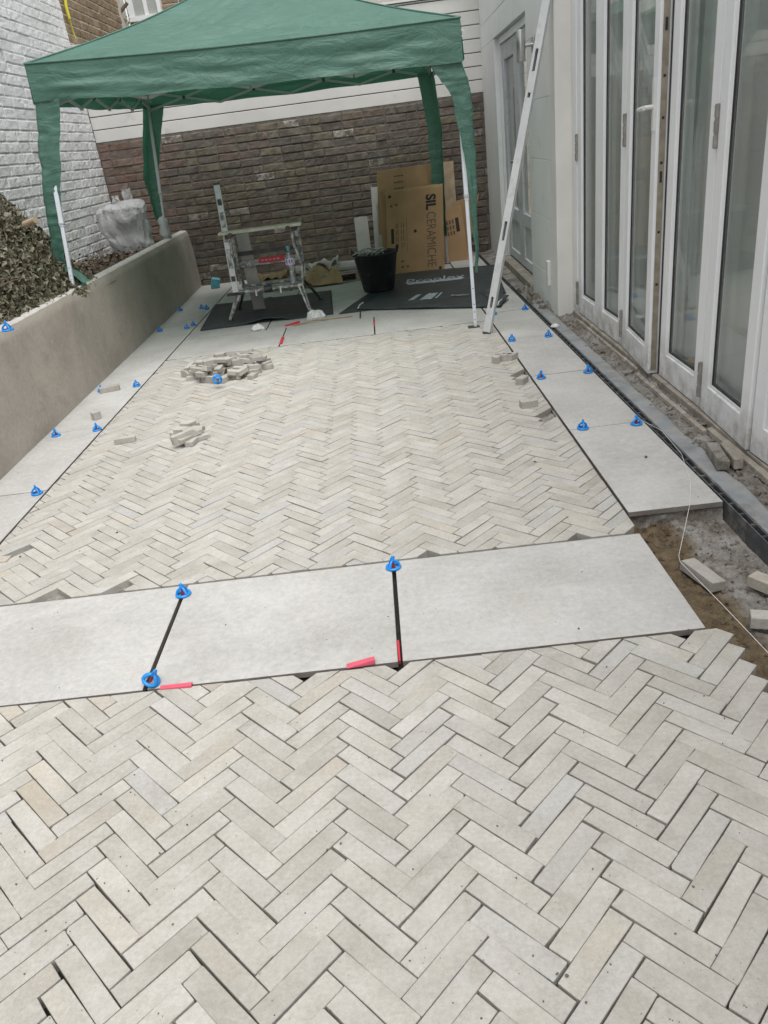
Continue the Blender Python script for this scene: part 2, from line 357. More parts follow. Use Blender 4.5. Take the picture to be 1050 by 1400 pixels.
def inset(poly, d):
    n = len(poly); out = []
    for i in range(n):
        a, b, c = Vector(poly[i-1][:2]), Vector(poly[i][:2]), Vector(poly[(i+1) % n][:2])
        e1, e2 = (b-a), (c-b)
        if e1.length < 1e-6 or e2.length < 1e-6: out.append(tuple(b)); continue
        e1.normalize(); e2.normalize(); n1, n2 = Vector((-e1.y, e1.x)), Vector((-e2.y, e2.x))
        q = b+(n1+n2)*(d/max(.35, 1+n1.dot(n2))); out.append((q.x, q.y))
    return out
def clip(poly, ax, bx, c):      # keep ax*x+bx*y<=c
    out = []
    for i in range(len(poly)):
        p, q = poly[i], poly[(i+1) % len(poly)]; dp, dq = ax*p[0]+bx*p[1]-c, ax*q[0]+bx*q[1]-c
        if dp <= 0: out.append(p)
        if dp*dq < 0: t = dp/(dp-dq); out.append((p[0]+t*(q[0]-p[0]), p[1]+t*(q[1]-p[1])))
    return out
def area(p): return abs(sum(p[i][0]*p[(i+1) % len(p)][1]-p[(i+1) % len(p)][0]*p[i][1] for i in range(len(p))))/2
def worn(L, Wd, rnd, j=.0009):   # worn rectangle outline centred on 0
    a, b = L/2, Wd/2; pts = []
    cs = [(-a, -b), (a, -b), (a, b), (-a, b)]
    for i in range(4):
        p, q = Vector(cs[i]), Vector(cs[(i+1) % 4]); d = (q-p).normalized(); ch = rnd.uniform(.0006, .002) if rnd.random() < .85 else rnd.uniform(.003, .008)
        ts = [ch, ] + ([(q-p).length*rnd.uniform(.3, .7)] if i % 2 == 0 else [])+[(q-p).length-(rnd.uniform(.0006, .002) if rnd.random() < .88 else rnd.uniform(.003, .007))]
        for t in ts: pts.append(tuple(p+d*t+Vector((rnd.uniform(-j, j), rnd.uniform(-j, j)))))
    return pts
def text_mesh(txt, size, name='lettering', offset=0., spacing=1.):
    cu = bpy.data.curves.new(name, 'FONT'); cu.body = txt; cu.size = size; cu.align_x = 'CENTER'; cu.align_y = 'CENTER'; cu.offset = offset; cu.extrude = .0004; cu.space_character = spacing
    o = bpy.data.objects.new(name, cu); COL.objects.link(o); bpy.context.view_layer.update()
    me = bpy.data.meshes.new_from_object(o.evaluated_get(bpy.context.evaluated_depsgraph_get())); bpy.data.objects.remove(o); me.materials.clear(); return me
# ================================================================== SETTING
# ---- ground
XL, XR, XD = -1.705, .797, 1.15           # left and right joint lines, drain line
YA, YB, YC, YD = 1.735, 2.313, 5.79, 6.44  # front slab row, herringbone field, back slab row
YW = 9.45                                  # back wall
tag(MB().span(-60, 60, -60, 60, -.30, -.115).build('ground', 'ground'), kind='structure')
def pit_z(x, y):
    k = max(.25, min(1, (1.12-x)/.06)); return -.070+k*(.020*nz(x, y, 1, 5)+.018*abs(nz(x, y, 4, 13))+.010*nz(x, y, 9, 33)+.006*nz(x, y, 2, 80))-.01*(1-k)
q = MB().grid(110, 330, lambda u, v: (.60+.552*u, -.3+2.80*v, pit_z(.60+.552*u, -.3+2.80*v)+(-.03 if u < .05 else 0)))
tag(q.build('earth', 'earth'), kind='structure')
def bedz(x, y): return -.020+.004*nz(x, y, 0, 9)
bed = empty('slab_paving', (0, 3, 0), kind='structure')
def bedsheet(x0, x1, y0, y1, parent):
    o = MB().span(x0, x1, y0, y1, -.11, -.036).build('mortar_bed', 'bed', parent); return o
# ---- herringbone fields
Wb = .0468
A_, B_ = Vector((1, 1))/math.sqrt(2), Vector((-1, 1))/math.sqrt(2)
def field(name, O, x0, x1, y0, y1, keep, holes, limit, ragged=None):
    par = empty(name, (0, (y0+y1)/2, 0), kind='structure'); rnd = random.Random(hash(name) % 1000+3 if False else len(name)*7)
    rot = []
    n = 90
    cand = []
    for yy in range(-n, n):
        for k in range(-14, 15):
            cand.append((yy+8*k+2, yy+.5, 0)); cand.append((yy+.5, yy-7+8*k+2, 1))
    bricks = []
    for cx, cy, vert in cand:
        p = O+Wb*(cx*A_+cy*B_)
        if not (x0-.15 < p.x < x1+.15 and y0-.15 < p.y < y1+.15): continue
        L = 4*Wb-.0014-(rnd.uniform(0, .0055) if rnd.random() < .35 else rnd.uniform(0, .0010)); Wd = Wb-.0013-(rnd.uniform(.0005, .0036) if rnd.random() < .33 else rnd.uniform(0, .0008))
        ang = math.atan2(*( (A_ if not vert else B_).yx))+R(rnd.gauss(0, .45)); off = Vector((rnd.gauss(0, .0008), rnd.gauss(0, .0008)))
        ca, sa = math.cos(ang), math.sin(ang)
        poly = [(p.x+off.x+ca*a-sa*b, p.y+off.y+sa*a+ca*b) for a, b in worn(L, Wd, rnd)]
        if ragged and p.x > ragged[0]:
            if p.x > ragged[1] or p.y > y1: continue
            g = .003
            poly = clip(poly, 0, 1, y1-g); poly = clip(poly, 0, -1, -y0)
        else:
            ed = .004+rnd.uniform(0, .003)
            poly = clip(clip(clip(clip(poly, 1, 0, x1-ed), -1, 0, -(x0+ed)), 0, 1, y1-ed), 0, -1, -(y0+ed))
        if len(poly) < 3 or area(poly) < .00018: continue
        cen = Vector((sum(a for a, b in poly)/len(poly), sum(b for a, b in poly)/len(poly)))
        if any((cen-Vector(h)).length < r for hx, hy, r in holes for h in [(hx, hy)]): continue
        if area(poly) < .0016 and cen.y < y0+.06 and rnd.random() < keep: continue
        if area(poly) < .0010 and cen.y > y1-.05 and rnd.random() < keep: continue
        cut = area(poly) < .9*L*Wd
        dz = rnd.gauss(0, .0007); tx, ty = rnd.gauss(0, .007), rnd.gauss(0, .007)
        bricks.append(((cen-Vector((0, 0))).length, cen, poly, dz, tx, ty, rnd.random()))
    vis = [b for b in bricks if inframe((b[1].x, b[1].y, 0), 15)]; vis.sort(key=lambda b: b[0])
    sep = set(id(b) for b in vis[:limit]); rest = MB()
    for b in bricks:
        _, cen, poly, dz, tx, ty, tn = b
        zf = lambda x, y: dz+(x-cen.x)*tx*.5+(y-cen.y)*ty*.5
        bev = .0011
        if id(b) in sep:
            mb = MB().prism([(x-cen.x, y-cen.y) for x, y in poly], -.045, 0, bev, tn, lambda x, y: dz+x*tx*.5+y*ty*.5)
            o = link('brick', mb.mesh('brick'), 'paver', par); o.location = (cen.x, cen.y, 0)
        else: rest.prism(poly, -.045, 0, bev, tn, zf)
    o = rest.build('bricks', 'paver', par); o['kind'] = 'stuff'
    return par
Of = Vector((-.074, .903-20*Wb*math.sqrt(2)))
f1 = field('herringbone_paving', Of, -2.08, .80, -.35, YA, .35, [], 300, ragged=(.70, .885))
bedsheet(-2.10, .80, -.4, YA, f1)
Ob = Vector((-.074, 2.36))
f2 = field('herringbone_paving', Ob, XL, XR, YB, YC, .45, [(-1.29, 2.355, .05), (-1.065, 2.345, .035), (-1.63, 2.69, .04), (.75, 4.30, .05), (.755, 3.57, .05), (-1.665, 4.31, .035)], 300)
bedsheet(XL, XR, YB-.01, YC+.01, f2)
for hx, hy in ((-1.29, 2.36), (-1.065, 2.36), (-1.63, 2.69), (.745, 4.30), (.745, 3.57), (-1.655, 4.31)):
    MB().grid(14, 14, lambda u, v: (hx-.05+.10*u if abs(hx) < 1.6 else hx-.04+.1*u, max(YB+.003, hy-.11)+.22*v, -.030+.010*nz(u*4+hx, v*6, 1, 1)+.005*nz(u*12, v*12, hx, 1))).build('exposed_bed', 'rubble_mortar', f2)
# ---- large porcelain slabs
def slab(x0, x1, y0, y1, z=0., rot=0.):
    cx, cy = (x0+x1)/2, (y0+y1)/2; g = .003
    me = MB().prism([(x0+g-cx, y0+g-cy), (x1-g-cx, y0+g-cy), (x1-g-cx, y1-g-cy), (x0+g-cx, y1-g-cy)], -.020, 0, .0012, random.random()).mesh('slab')
    me.materials.append(M['slab']); me.materials.append(M['slab_edge'])
    for p in me.polygons: p.material_index = 1 if abs(p.normal.z) < .5 else 0
    o = link('slab', me, None, bed); o.location = (cx, cy, z+random.uniform(-.0006, .0008)); o.rotation_euler.z = rot
    return o
FJ = [-1.56, -.801, -.067, XR]
slab(-2.10, -1.56, YA, YB)
for a, b in zip(FJ[:-1], FJ[1:]): slab(a+.004, b-.004, YA+.002, YB-.004)
bedsheet(-2.1, XR-.012, YA, YB-.01, bed)
RJ = [2.466, 3.352, 4.256, 5.137, 6.03, 6.93, 7.83, 8.73, YW]
for a, b in zip(RJ[:-1], RJ[1:]): slab(XR+.004, XD, a, b)
def px_l(y): return -2.035-.016*(y-3.5)       # foot of the planter
LJ = [2.33, 3.372, 4.276, 5.16, 6.07, 7.03, 7.95, 8.85, YW]
for a, b in zip(LJ[:-1], LJ[1:]): slab(px_l(a)-.05, XL-.004, a, b)
BJ = [XL, -.825, -.085, XR]
for a, b in zip(BJ[:-1], BJ[1:]): slab(a+.002, b-.002, YC+.003, YD)
for r0, r1, sh in ((YD, 7.34, 0), (7.34, 8.24, .3), (8.24, YW, .1)):
    xs = [XL, -1.0+sh*.5, -.2+sh*.4, XR]
    for a, b in zip(xs[:-1], xs[1:]): slab(a+.002, b-.002, r0+.002, r1)
bedsheet(-2.3, XL, YB, YW, bed); bedsheet(XL+.0, XR, YC+.012, YW, bed)
# bed of mortar under the right slabs with a ragged exposed face
def rface(u, v):
    x = XR+.0+(XD-XR)*u; z = -.021-.085*v
    return (x, 2.485-.03*v+.016*nz(x, z, 1, 22)+.008*nz(x, z, 3, 60), z)
mb_ = MB().span(XR, XD, 2.50, YW, -.11, -.021).grid(40, 12, rface); mb_.build('mortar_bed', 'rubble_mortar', bed)
# ---- drain
dr = empty('drain_channel', (XD+.02, 4, 0), 'black slotted drain channel beside the pale slabs', 'drain')
mbd = MB().span(XD+.003, XD+.008, .6, YW, -.13, .001).span(XD+.026, XD+.034, .6, YW, -.13, .001)
mbd.build('channel_wall', 'drain_grey', dr)
MB().span(XD+.008, XD+.026, .6, YW, -.09, -.04).build('channel_floor', 'drain_black', dr)
yy = .66
while yy < YW:
    MB().span(XD+.008, XD+.026, yy, yy+.008, -.010, -.001).build('slot_bar', 'drain_grey', dr); yy += .085
for yy in np.arange(1.0, 6, .5): MB().span(XD+.0015, XD+.0035, yy, yy+.006, -.08, -.0005).build('seam', 'drain_black', dr)
# ---- strip of membrane and rubble in front of the doors
def strip_z(x, y):
    t = (x-1.19)/.24
    h = -.012+.03*max(0, t-.35)+(.014*nz(x, y, 0, 9)+.022*abs(nz(x, y, 3, 22))+.012*nz(x, y, 6, 55)+.006*nz(x, y, 2, 110))*min(1, max(.12, (t-.3)*3))
    return h
tag(MB().grid(60, 700, lambda u, v: (1.182+.306*u, 1.2+8.2*v, strip_z(1.182+.306*u, 1.2+8.2*v))).build('rubble_strip', 'rubble_mortar'), kind='structure')
mem = MB().grid(10, 500, lambda u, v: (1.1845+(.082+.012*nz(v*8, 0, 2, 3))*u, 1.2+5.0*v, .000+.003*nz(u*.1, 1.2+5*v, 0, 14)+.002*nz(u, v*40, 3, 3)-.003*(u > .95)))
tag(mem.build('membrane_strip', 'membrane', solid=.004), 'grey membrane strip lying along the drain channel', 'membrane')
# ================================================================== WALLS
VAR = {}
def brick_variants(key, L, H, D, mat, nvar=8, rough=.0042, nu=3, nv=2):
    out = []
    for k in range(nvar):
        rnd = random.Random(k*31+len(key)); mb = MB()
        a, b = L/2, H/2
        def pt(u, v, k=k):
            x, z = -a+2*a*u, -b+2*b*v; e = min(u, 1-u)*L; f_ = min(v, 1-v)*H
            ed = 1-min(1, min(e, f_)/.006)
            return (x*(1-.0*ed)+rough*nz(x, z, k*5+1, 30), -D*(1-.55*ed*ed)+rough*1.4*nz(x, z, k*7+2, 25), z+rough*nz(x, z, k*9+3, 30))
        us = [0, .03, .35, .65, .97, 1]; vs = [0, .09, .5, .91, 1]
        v = [pt(u, w_) for w_ in vs for u in us]; n = len(us)
        f = [(j*n+i, j*n+i+1, (j+1)*n+i+1, (j+1)*n+i) for j in range(len(vs)-1) for i in range(n-1)]
        mb.add(v, f, 0, False)
        # short returns into the joint
        ring = [i for i in range(n)]+[j*n+n-1 for j in range(1, len(vs))]+[(len(vs)-1)*n+i for i in range(n-2, -1, -1)]+[j*n for j in range(len(vs)-2, 0, -1)]
        bv = [v[i] for i in ring]+[(v[i][0], .004, v[i][2]) for i in ring]; m = len(ring)
        mb.add(bv, [(i+m, (i+1) % m+m, (i+1) % m, i) for i in range(m)], 0, False)
        me = mb.mesh('brick'); me.materials.append(M[mat]); out.append((me, mb))
    return out
def brick_face(parent, key, mat, origin, udir, nrm, u1, v1, L, H, jt, D, limit, skip=None, headers=.0, seed=1):
    """courses of bricks on a wall face; origin = lower start, udir along, nrm outward"""
    var = brick_variants(key, L-jt, H-jt, D, mat); half = brick_variants(key+'h', L/2-jt, H-jt, D, mat, 5)
    u = Vector(udir).normalized(); nn = Vector(nrm).normalized(); up = Vector((0, 0, 1)); m3 = Matrix((u, -nn, up)).transposed()
    rnd = random.Random(seed); items = []
    for r in range(int(v1/H)):
        x = 0.; first = True
        while x < u1:
            hd = rnd.random() < headers or (first and r % 2 == 1) or (u1-x < L*.9); l = L/2 if hd else L; first = False
            c = Vector(origin)+u*(x+l/2)+up*((r+.5)*H)
            if x+l <= u1+.06 and not (skip and skip(c)): items.append((c, hd, rnd.randrange(99), rnd.random(), rnd.gauss(0, .004), rnd.gauss(0, .0025), rnd.choice((0, 1))))
            x += l
    vis = [i for i in items if inframe(i[0], 6)]; vis.sort(key=lambda i: (i[0]-EYE).length)
    sep = set(id(i) for i in vis[:limit]); rest = MB()
    for it in items:
        c, hd, k, tn, rt, dp, flip = it
        me, mb = (half if hd else var)[k % (5 if hd else 8)]
        rot = m3 @ Matrix.Rotation(rt, 3, 'Y')
        cc = c+nn*dp
        if id(it) in sep:
            o = link('brick', me, None, parent); o.matrix_world = Matrix.Translation(cc) @ rot.to_4x4()
            o.matrix_parent_inverse = Matrix(); o.matrix_basis = Matrix.Translation(cc-parent.location) @ rot.to_4x4()
        else:
            rest.add([cc+rot@Vector(p) for p in mb.v], mb.f, tn, False)
    if rest.v: o = rest.build('bricks', mat, parent); o['kind'] = 'stuff'
# ---- white painted flank wall on the left
XWL = OY(153, 283, YW).x
wl = empty('white_brick_wall', (XWL, 6, 0), 'tall white painted brick wall behind the planter', 'wall')
MB().span(XWL-.3, XWL, -8, YW, -.1, 5.2).build('wall_core', 'white_mortar', wl)  # unseen run behind the camera was added to cut side light
brick_face(wl, 'w', 'white_brick', (XWL, 2.6, .52), (0, 1, 0), (1, 0, 0), YW-2.6, 2.6, .232, .088, .011, .0065, 300, headers=.12, seed=3)
# ---- tan wall of the neighbour beyond, with the far facade and window
tw = empty('tan_brick_wall', (XWL, 10.5, 0), 'tan stock brick wall beyond the white painted wall', 'wall')
MB().span(XWL-.3, XWL-.012, YW+.004, 12.2, -.1, 5.2).build('wall_core', 'tan_mortar', tw)
brick_face(tw, 't', 'tan_brick', (XWL-.012, YW+.02, 2.0), (0, 1, 0), (1, 0, 0), 2.4, 2.3, .235, .088, .014, .008, 250, headers=.35, seed=5)
nh = empty('neighbour_house', (-1.5, 12.2, 0), 'tan brick house behind with a pale framed window', 'building')
YN = 12.2
MB().span(XWL+.002, 3.0, YN, YN+.3, -.1, 6).build('wall', 'tan_mortar', nh)
wx0, wx1 = OY(175, 0, YN).x, OY(218, 0, YN).x; wz = OY(190, 22, YN).z
brick_face(nh, 'n', 'tan_brick', (XWL+.01, YN, 2.3), (1, 0, 0), (0, -1, 0), 2.4, 1.9, .235, .088, .014, .008, 250, skip=lambda c: wx0-.1 < c.x < wx1+.1 and c.z > wz-.03, headers=.35, seed=6)
wn = MB().span(wx0-.03, wx0+.05, YN-.02, YN+.05, wz, 4.6).span(wx1-.05, wx1+.0, YN-.02, YN+.05, wz, 4.6).span((wx0+wx1)/2-.02, (wx0+wx1)/2+.03, YN-.018, YN+.05, wz, 4.6).span(wx0-.03, wx1, YN-.03, YN+.05, wz-.06, wz).build('window', 'door_paint', nh)
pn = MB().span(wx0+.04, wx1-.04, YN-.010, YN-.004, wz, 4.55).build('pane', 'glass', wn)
MB().span(wx0+.02, wx1-.02, YN-.003, YN-.001, wz, 4.55).build('blind', 'inside_wall', wn)
q = MB()
for k in range(60):
    p = OY(165, 32, YN-.12)+Vector((random.gauss(0, .07), random.gauss(0, .03), random.gauss(0, .05))); m = Euler((random.random()*6, random.random()*6, random.random()*6)).to_matrix()
    q.add([p+m@Vector(a) for a in ((-.03, 0, 0), (0, -.012, 0), (.03, 0, 0), (0, .012, 0))], [(0, 1, 2, 3)])
q.tube([OY(160, 20, YN-.1)-Vector((0, 0, .0)), OY(164, 60, YN-.1)], .006)
tag(q.build('weed', 'green_weed'), 'yellow green weed growing at the far brick corner', 'plant')
tag(MB().tube([OY(161, 21, YN-.25), OY(174, 4, YN-.2)], .022).build('drain_pipe', 'stem'), 'short brown pipe stub leaning at the far brick corner', 'pipe')
tag(MB().tube([OX(86, -30, XWL+.03), OX(90, 8, XWL+.03), OX(95, 26, XWL+.03)], .016).tube([OX(95, 26, XWL+.03), OX(103, 52, XWL+.02)], .006).build('yellow_cable', 'yellow_cable'), 'yellow cable hanging at the edge of the white painted wall', 'cable')
# ---- back wall: reclaimed bricks below, white boards above
XBR = OY(676, 340, YW).x
ZB = OY(400, 160, YW).z
bw = empty('brick_wall', (-.7, YW, 0), 'dark reclaimed brick wall behind the gazebo', 'wall')
MB().span(XWL+.003, XBR, YW, YW+.25, -.1, ZB-.005).build('wall_core', 'stock_mortar', bw)
brick_face(bw, 'b', 'stock_brick', (XWL+.01, YW, -.02), (1, 0, 0), (0, -1, 0), XBR-XWL-.01, ZB+.03, .238, .0825, .012, .008, 270, skip=lambda c: c.x < -2.25, headers=.22, seed=8)
brick_face(bw, 'b', 'red_brick', (XWL+.01, YW, -.02), (1, 0, 0), (0, -1, 0), XBR-XWL-.01, ZB+.03, .238, .0825, .012, .008, 60, skip=lambda c: c.x >= -2.25, headers=.22, seed=8)
px0 = OY(500, 300, YW).x
cl = empty('boarded_wall', (-.7, YW+.1, ZB), 'white boarded wall above the dark brick wall', 'wall')
ZT = OY(120, 62, YW).z
MB().span(XWL+.003, XBR+.1, YW+.04, YW+.28, ZB-.004, ZT-.01).build('wall_core', 'gasket', cl)
z = ZB-.003; k = 0
while z < ZT-.02:
    h = min(.128, ZT-z); MB().span(XWL+.004, XBR+.02, YW+.010, YW+.045, z+.002, z+h-.007).build('board', 'cladding', cl, bevel=.003); z += h; k += 1
MB().span(XWL, XBR+.1, YW-.01, YW+.3, ZT, ZT+.02).build('capping', 'cladding', cl)
# ---- house on the right
HX = lambda y: 1.288+(y-5.8)*.020
YP = 5.80
ho = empty('house', (1.4, 6, 0), 'white rendered house wall with block joints beside the bifold doors', 'building')
DY0, DY1, DZ = 6.70, 8.46, OX(678, 50, HX(8.46)).z
def hwall(y0, y1, z0, z1, dx=0., name='wall', mat='wall_white', th=.2, bevel=.003):
    mb = MB(); a, b = HX(y0)+dx, HX(y1)+dx
    v = [(a, y0, z0), (b, y1, z0), (b+th, y1, z0), (a+th, y0, z0), (a, y0, z1), (b, y1, z1), (b+th, y1, z1), (a+th, y0, z1)]
    mb.add(v, [(3, 2, 1, 0), (4, 5, 6, 7), (0, 1, 5, 4), (1, 2, 6, 5), (2, 3, 7, 6), (3, 0, 4, 7)]); return mb.build(name, mat, ho, bevel=bevel)
HT = 3.05
hwall(YP+.02, DY0-.004, -.1, HT, .004, 'wall_core'); hwall(DY1+.006, YW+.2, -.1, HT, .004, 'wall_core'); hwall(DY0-.01, DY1+.01, DZ+.004, HT, .006, 'wall_core')
zz = .25-.4
while zz < 2.9:
    a, b = max(zz, -.08), zz+.395
    hwall(YP+.03, DY0, a, b, 0, 'block', th=.05, bevel=.003) 
    zz += .4
zz = .25
sh = 0
while zz < 2.9:
    if zz+.395 > DZ:
        a = max(zz, DZ)
        for y0, y1 in ((DY0+.003, 7.35+sh*.3), (7.353+sh*.3, 8.2), (8.203, YW)): hwall(y0, y1, a+.001, zz+.395, 0, 'block', th=.05, bevel=.003)
        sh = 1-sh
    zz += .4
hwall(DY1, YW, -.08, DZ-.002, 0, 'jamb_wall', th=.05)
# pilaster
MB().span(1.285, 1.415, YP-.13, YP+.028, -.1, HT).build('pilaster', 'cream', ho, bevel=.006)
MB().span(1.395, 1.47, YP-.20, YP-.131, -.1, HT).build('pilaster', 'cream', ho, bevel=.004)
MB().span(1.40, 1.62, -3, YP-.21, 2.34, HT).build('upper_wall', 'wall_white', ho)
# room behind the doors
MB().span(1.44, 4.6, -3, 6.0, -.05, .035).build('interior_floor', 'inside_floor', ho)
MB().span(4.6, 4.8, -3, 6.2, -.05, 2.7).span(1.62, 4.6, 6.0, 6.2, -.05, 2.7).span(1.62, 4.6, -3.2, -3, -.05, 2.7).build('interior_wall', 'inside_wall', ho)
MB().span(1.62, 4.6, -3, 6.0, 2.6, 2.7).build('interior_ceiling', 'inside_wall', ho)
MB().span(1.2+.1, 9, -3, YW+.2, HT+.002, HT+.1).build('roof', 'roof_slate', ho)
# ---- garden door in the recess
gd = empty('garden_door', (1.4, 7.6, 0), 'pale grey double garden door with tall glazed panes', 'door')
XG = lambda y: HX(y)+.062
def leaf_pts(mb, y0, y1, z0, z1, d0, d1):
    a0, a1 = XG(y0), XG(y1)
    v = [(a0+d0, y0, z0), (a1+d0, y1, z0), (a1+d1, y1, z0), (a0+d1, y0, z0), (a0+d0, y0, z1), (a1+d0, y1, z1), (a1+d1, y1, z1), (a0+d1, y0, z1)]
    mb.add(v, [(3, 2, 1, 0), (4, 5, 6, 7), (0, 1, 5, 4), (1, 2, 6, 5), (2, 3, 7, 6), (3, 0, 4, 7)])
ym = (DY0+DY1)/2
fr = MB()
for a, b, z0, z1 in ((DY0, DY0+.05, .06, DZ), (DY1-.06, DY1, .06, DZ), (DY0+.05, DY1-.06, DZ-.06, DZ)): leaf_pts(fr, a, b, z0, z1, -.02, .06)
fr.build('frame', 'door_paint', gd, bevel=.004)
for y0, y1 in ((DY0+.053, ym-.003), (ym+.003, DY1-.063)):
    q = MB()
    for a, b, z0, z1 in ((y0, y0+.13, .08, DZ-.063), (y1-.13, y1, .08, DZ-.063), (y0+.13, y1-.13, .08, .16), (y0+.13, y1-.13, .45, .56), (y0+.13, y1-.13, DZ-.20, DZ-.063)): leaf_pts(q, a, b, z0, z1, 0, .05)
    lf = q.build('door_leaf', 'grey_door', gd, bevel=.005)
    q = MB(); leaf_pts(q, y0+.13, y1-.13, .16, .45, .014, .03); q.build('panel', 'grey_door', lf)
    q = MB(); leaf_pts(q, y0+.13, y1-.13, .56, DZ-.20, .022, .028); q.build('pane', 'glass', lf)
kp = OX(700, 221, XG(ym)-.03); MB().tube([kp+Vector((.04, 0, 0)), kp, kp+Vector((0, .05, -.0))], .011).build('handle', 'steel', gd)
q = MB(); leaf_pts(q, DY0-.02, DY1+.02, 0.0, .06, -.085, .08); tag(q.build('door_sill', 'old_timber', bevel=.006), 'dirty pale sill below the garden door', 'sill')
MB().span(1.62, 3.2, 6.2, 6.3, -.05, 2.6).span(3.2, 3.3, 6.2, 9.4, -.05, 2.6).build('interior_wall', 'inside_wall', ho)
# ---- bifold doors
bd = empty('bifold_door', (1.4, 4.2, .05), 'white framed glazed bifold doors with dirty bottom rails', 'door')
LEAF = [((1.392, 5.50), (1.396, 5.005)), ((1.392, 4.995), (1.396, 4.50)), ((1.394, 4.49), (1.352, 3.905)), ((1.400, 3.872), (1.394, 3.325)), ((1.392, 3.315), (1.366, 2.79)), ((1.376, 2.775), (1.392, 2.26)), ((1.390, 2.25), (1.384, 1.72)), ((1.384, 1.71), (1.384, 1.18))]
ZL0, ZL1 = .045, 2.30
for i, (p, q_) in enumerate(LEAF):
    p, q_ = Vector((*p, 0)), Vector((*q_, 0)); d = (q_-p).normalized(); n_ = Vector((-d.y, d.x, 0));
    if n_.x < 0: n_ = -n_                      # into the house
    L = (q_-p).length; rot = Matrix((d, n_, Vector((0, 0, 1)))).transposed(); T = .052; S = .082
    def piece(mb, u0, u1, z0, z1, d0=0., d1=T): mb.box(p+d*((u0+u1)/2)+n_*((d0+d1)/2)+Vector((0, 0, (z0+z1)/2)), (u1-u0, d1-d0, z1-z0), rot); return mb
    q = MB(); piece(q, 0, S, ZL0, ZL1); piece(q, L-S, L, ZL0, ZL1); piece(q, S, L-S, ZL0, ZL0+.125); piece(q, S, L-S, ZL1-.1, ZL1)
    lf = q.build('door_leaf', 'door_paint', bd, bevel=.004)
    b = MB()
    for u0, u1, z0, z1 in ((S, S+.014, ZL0+.125, ZL1-.1), (L-S-.014, L-S, ZL0+.125, ZL1-.1), (S+.014, L-S-.014, ZL0+.125, ZL0+.139)): piece(b, u0, u1, z0, z1, .010, .030)
    b.build('glazing_bead', 'door_paint', lf, bevel=.003)
    b = MB()
    for u0, u1, z0, z1 in ((S+.014, S+.021, ZL0+.139, ZL1-.1), (L-S-.021, L-S-.014, ZL0+.139, ZL1-.1), (S+.021, L-S-.021, ZL0+.139, ZL0+.146)): piece(b, u0, u1, z0, z1, .012, .027)
    b.build('gasket', 'gasket', lf)
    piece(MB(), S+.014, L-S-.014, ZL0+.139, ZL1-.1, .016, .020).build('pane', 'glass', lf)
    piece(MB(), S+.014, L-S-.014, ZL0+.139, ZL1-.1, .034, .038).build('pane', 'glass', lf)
    if i in (0, 2, 4, 6):   # hinges at the start stile
        for z0 in (.10, 1.13 if i else 1.04):
            b = MB(); c0 = p-d*.004-n_*.004; b.tube([c0+Vector((0, 0, z0)), c0+Vector((0, 0, z0+.16))], .011, 8)
            for kz in (0, .055, .11): b.tube([c0+Vector((0, 0, z0+kz+.004)), c0+Vector((0, 0, z0+kz+.046))], .0135, 8)
            b.build('hinge', 'hinge', lf, bevel=0)
    if i == 2:
        piece(MB(), L+.0005, L+.004, ZL0+.02, ZL1, .014, .042).build('lock_plate', 'lock_brass', lf)
        b = MB()
        for z0 in (.5, .75, .98, 1.06, 1.25, 1.42, 1.6, 1.75): piece(b, L+.0035, L+.0048, z0, z0+(.05 if z0 in (.98, 1.6) else .012), .022, .034)
        b.build('lock_hole', 'gasket', lf)
        hz = OX(885, 147, 1.36).z; hp = p+d*(L-.045)
        b = MB(); piece(b, L-.06, L-.03, hz-.1, hz+.12, -.008, 0)
        b.tube([hp+Vector((0, 0, hz)), hp-n_*.045+Vector((0, 0, hz))], .010).tube([hp-n_*.045+Vector((0, 0, hz)), hp-n_*.048-d*.06+Vector((0, 0, hz-.004)), hp-n_*.045-d*.12+Vector((0, 0, hz-.006))], [.011, .010, .008])
        b.build('handle', 'white_plastic', lf, bevel=0)
q = MB().span(1.405, 1.47, 3.872, 3.905, .04, 2.34); q.build('mullion', 'dark_metal', bd)
MB().span(1.385, 1.475, 5.505, 5.60, .0, 2.34).build('frame_post', 'door_paint', bd, bevel=.004)
MB().span(1.385, 1.475, -1, 5.6, 2.302, 2.338).build('frame_head', 'door_paint', bd)
MB().span(1.375, 1.475, -1, 5.6, -.05, .040).build('frame_sill', 'old_timber', bd, bevel=.004)
def th(x, y0, y1, w_, h, z, jit, name, lab, grp=None):
    n = 24; q = MB()
    for a in range(n):
        t0, t1 = a/n, (a+1)/n
    v = []; f = []
    for a in range(n+1):
        y = y0+(y1-y0)*a/n; dx = jit*nz(x, y, 3, 6); dz = jit*.5*nz(x, y, 8, 9); ww = w_*(1+.12*nz(y, 1, 1, 12))
        v += [(x+dx, y, z), (x+ww+dx, y, z), (x+ww+dx, y, z+h+dz), (x+dx+.002, y, z+h*.8+dz)]
    for a in range(n):
        for b in range(4): f.append((a*4+b, a*4+(b+1) % 4, a*4+4+(b+1) % 4, a*4+4+b))
    f += [(3, 2, 1, 0), tuple(n*4+b for b in range(4))]
    q.add(v, f); return tag(q.build(name, 'old_timber'), lab, 'timber', grp)
th(1.322, 3.10, 4.02, .020, .022, .0, .005, 'threshold_batten', 'weathered threshold batten crumbling below the open bifold leaf')
th(1.348, 2.30, 3.12, .024, .026, .0, .005, 'threshold_batten', 'weathered threshold batten with splinters beside a broken block')
th(1.352, 4.10, 5.4, .016, .018, .004, .004, 'threshold_batten', 'thin dirty threshold batten running towards the cream pilaster')
c0 = G(985, 622, .03)
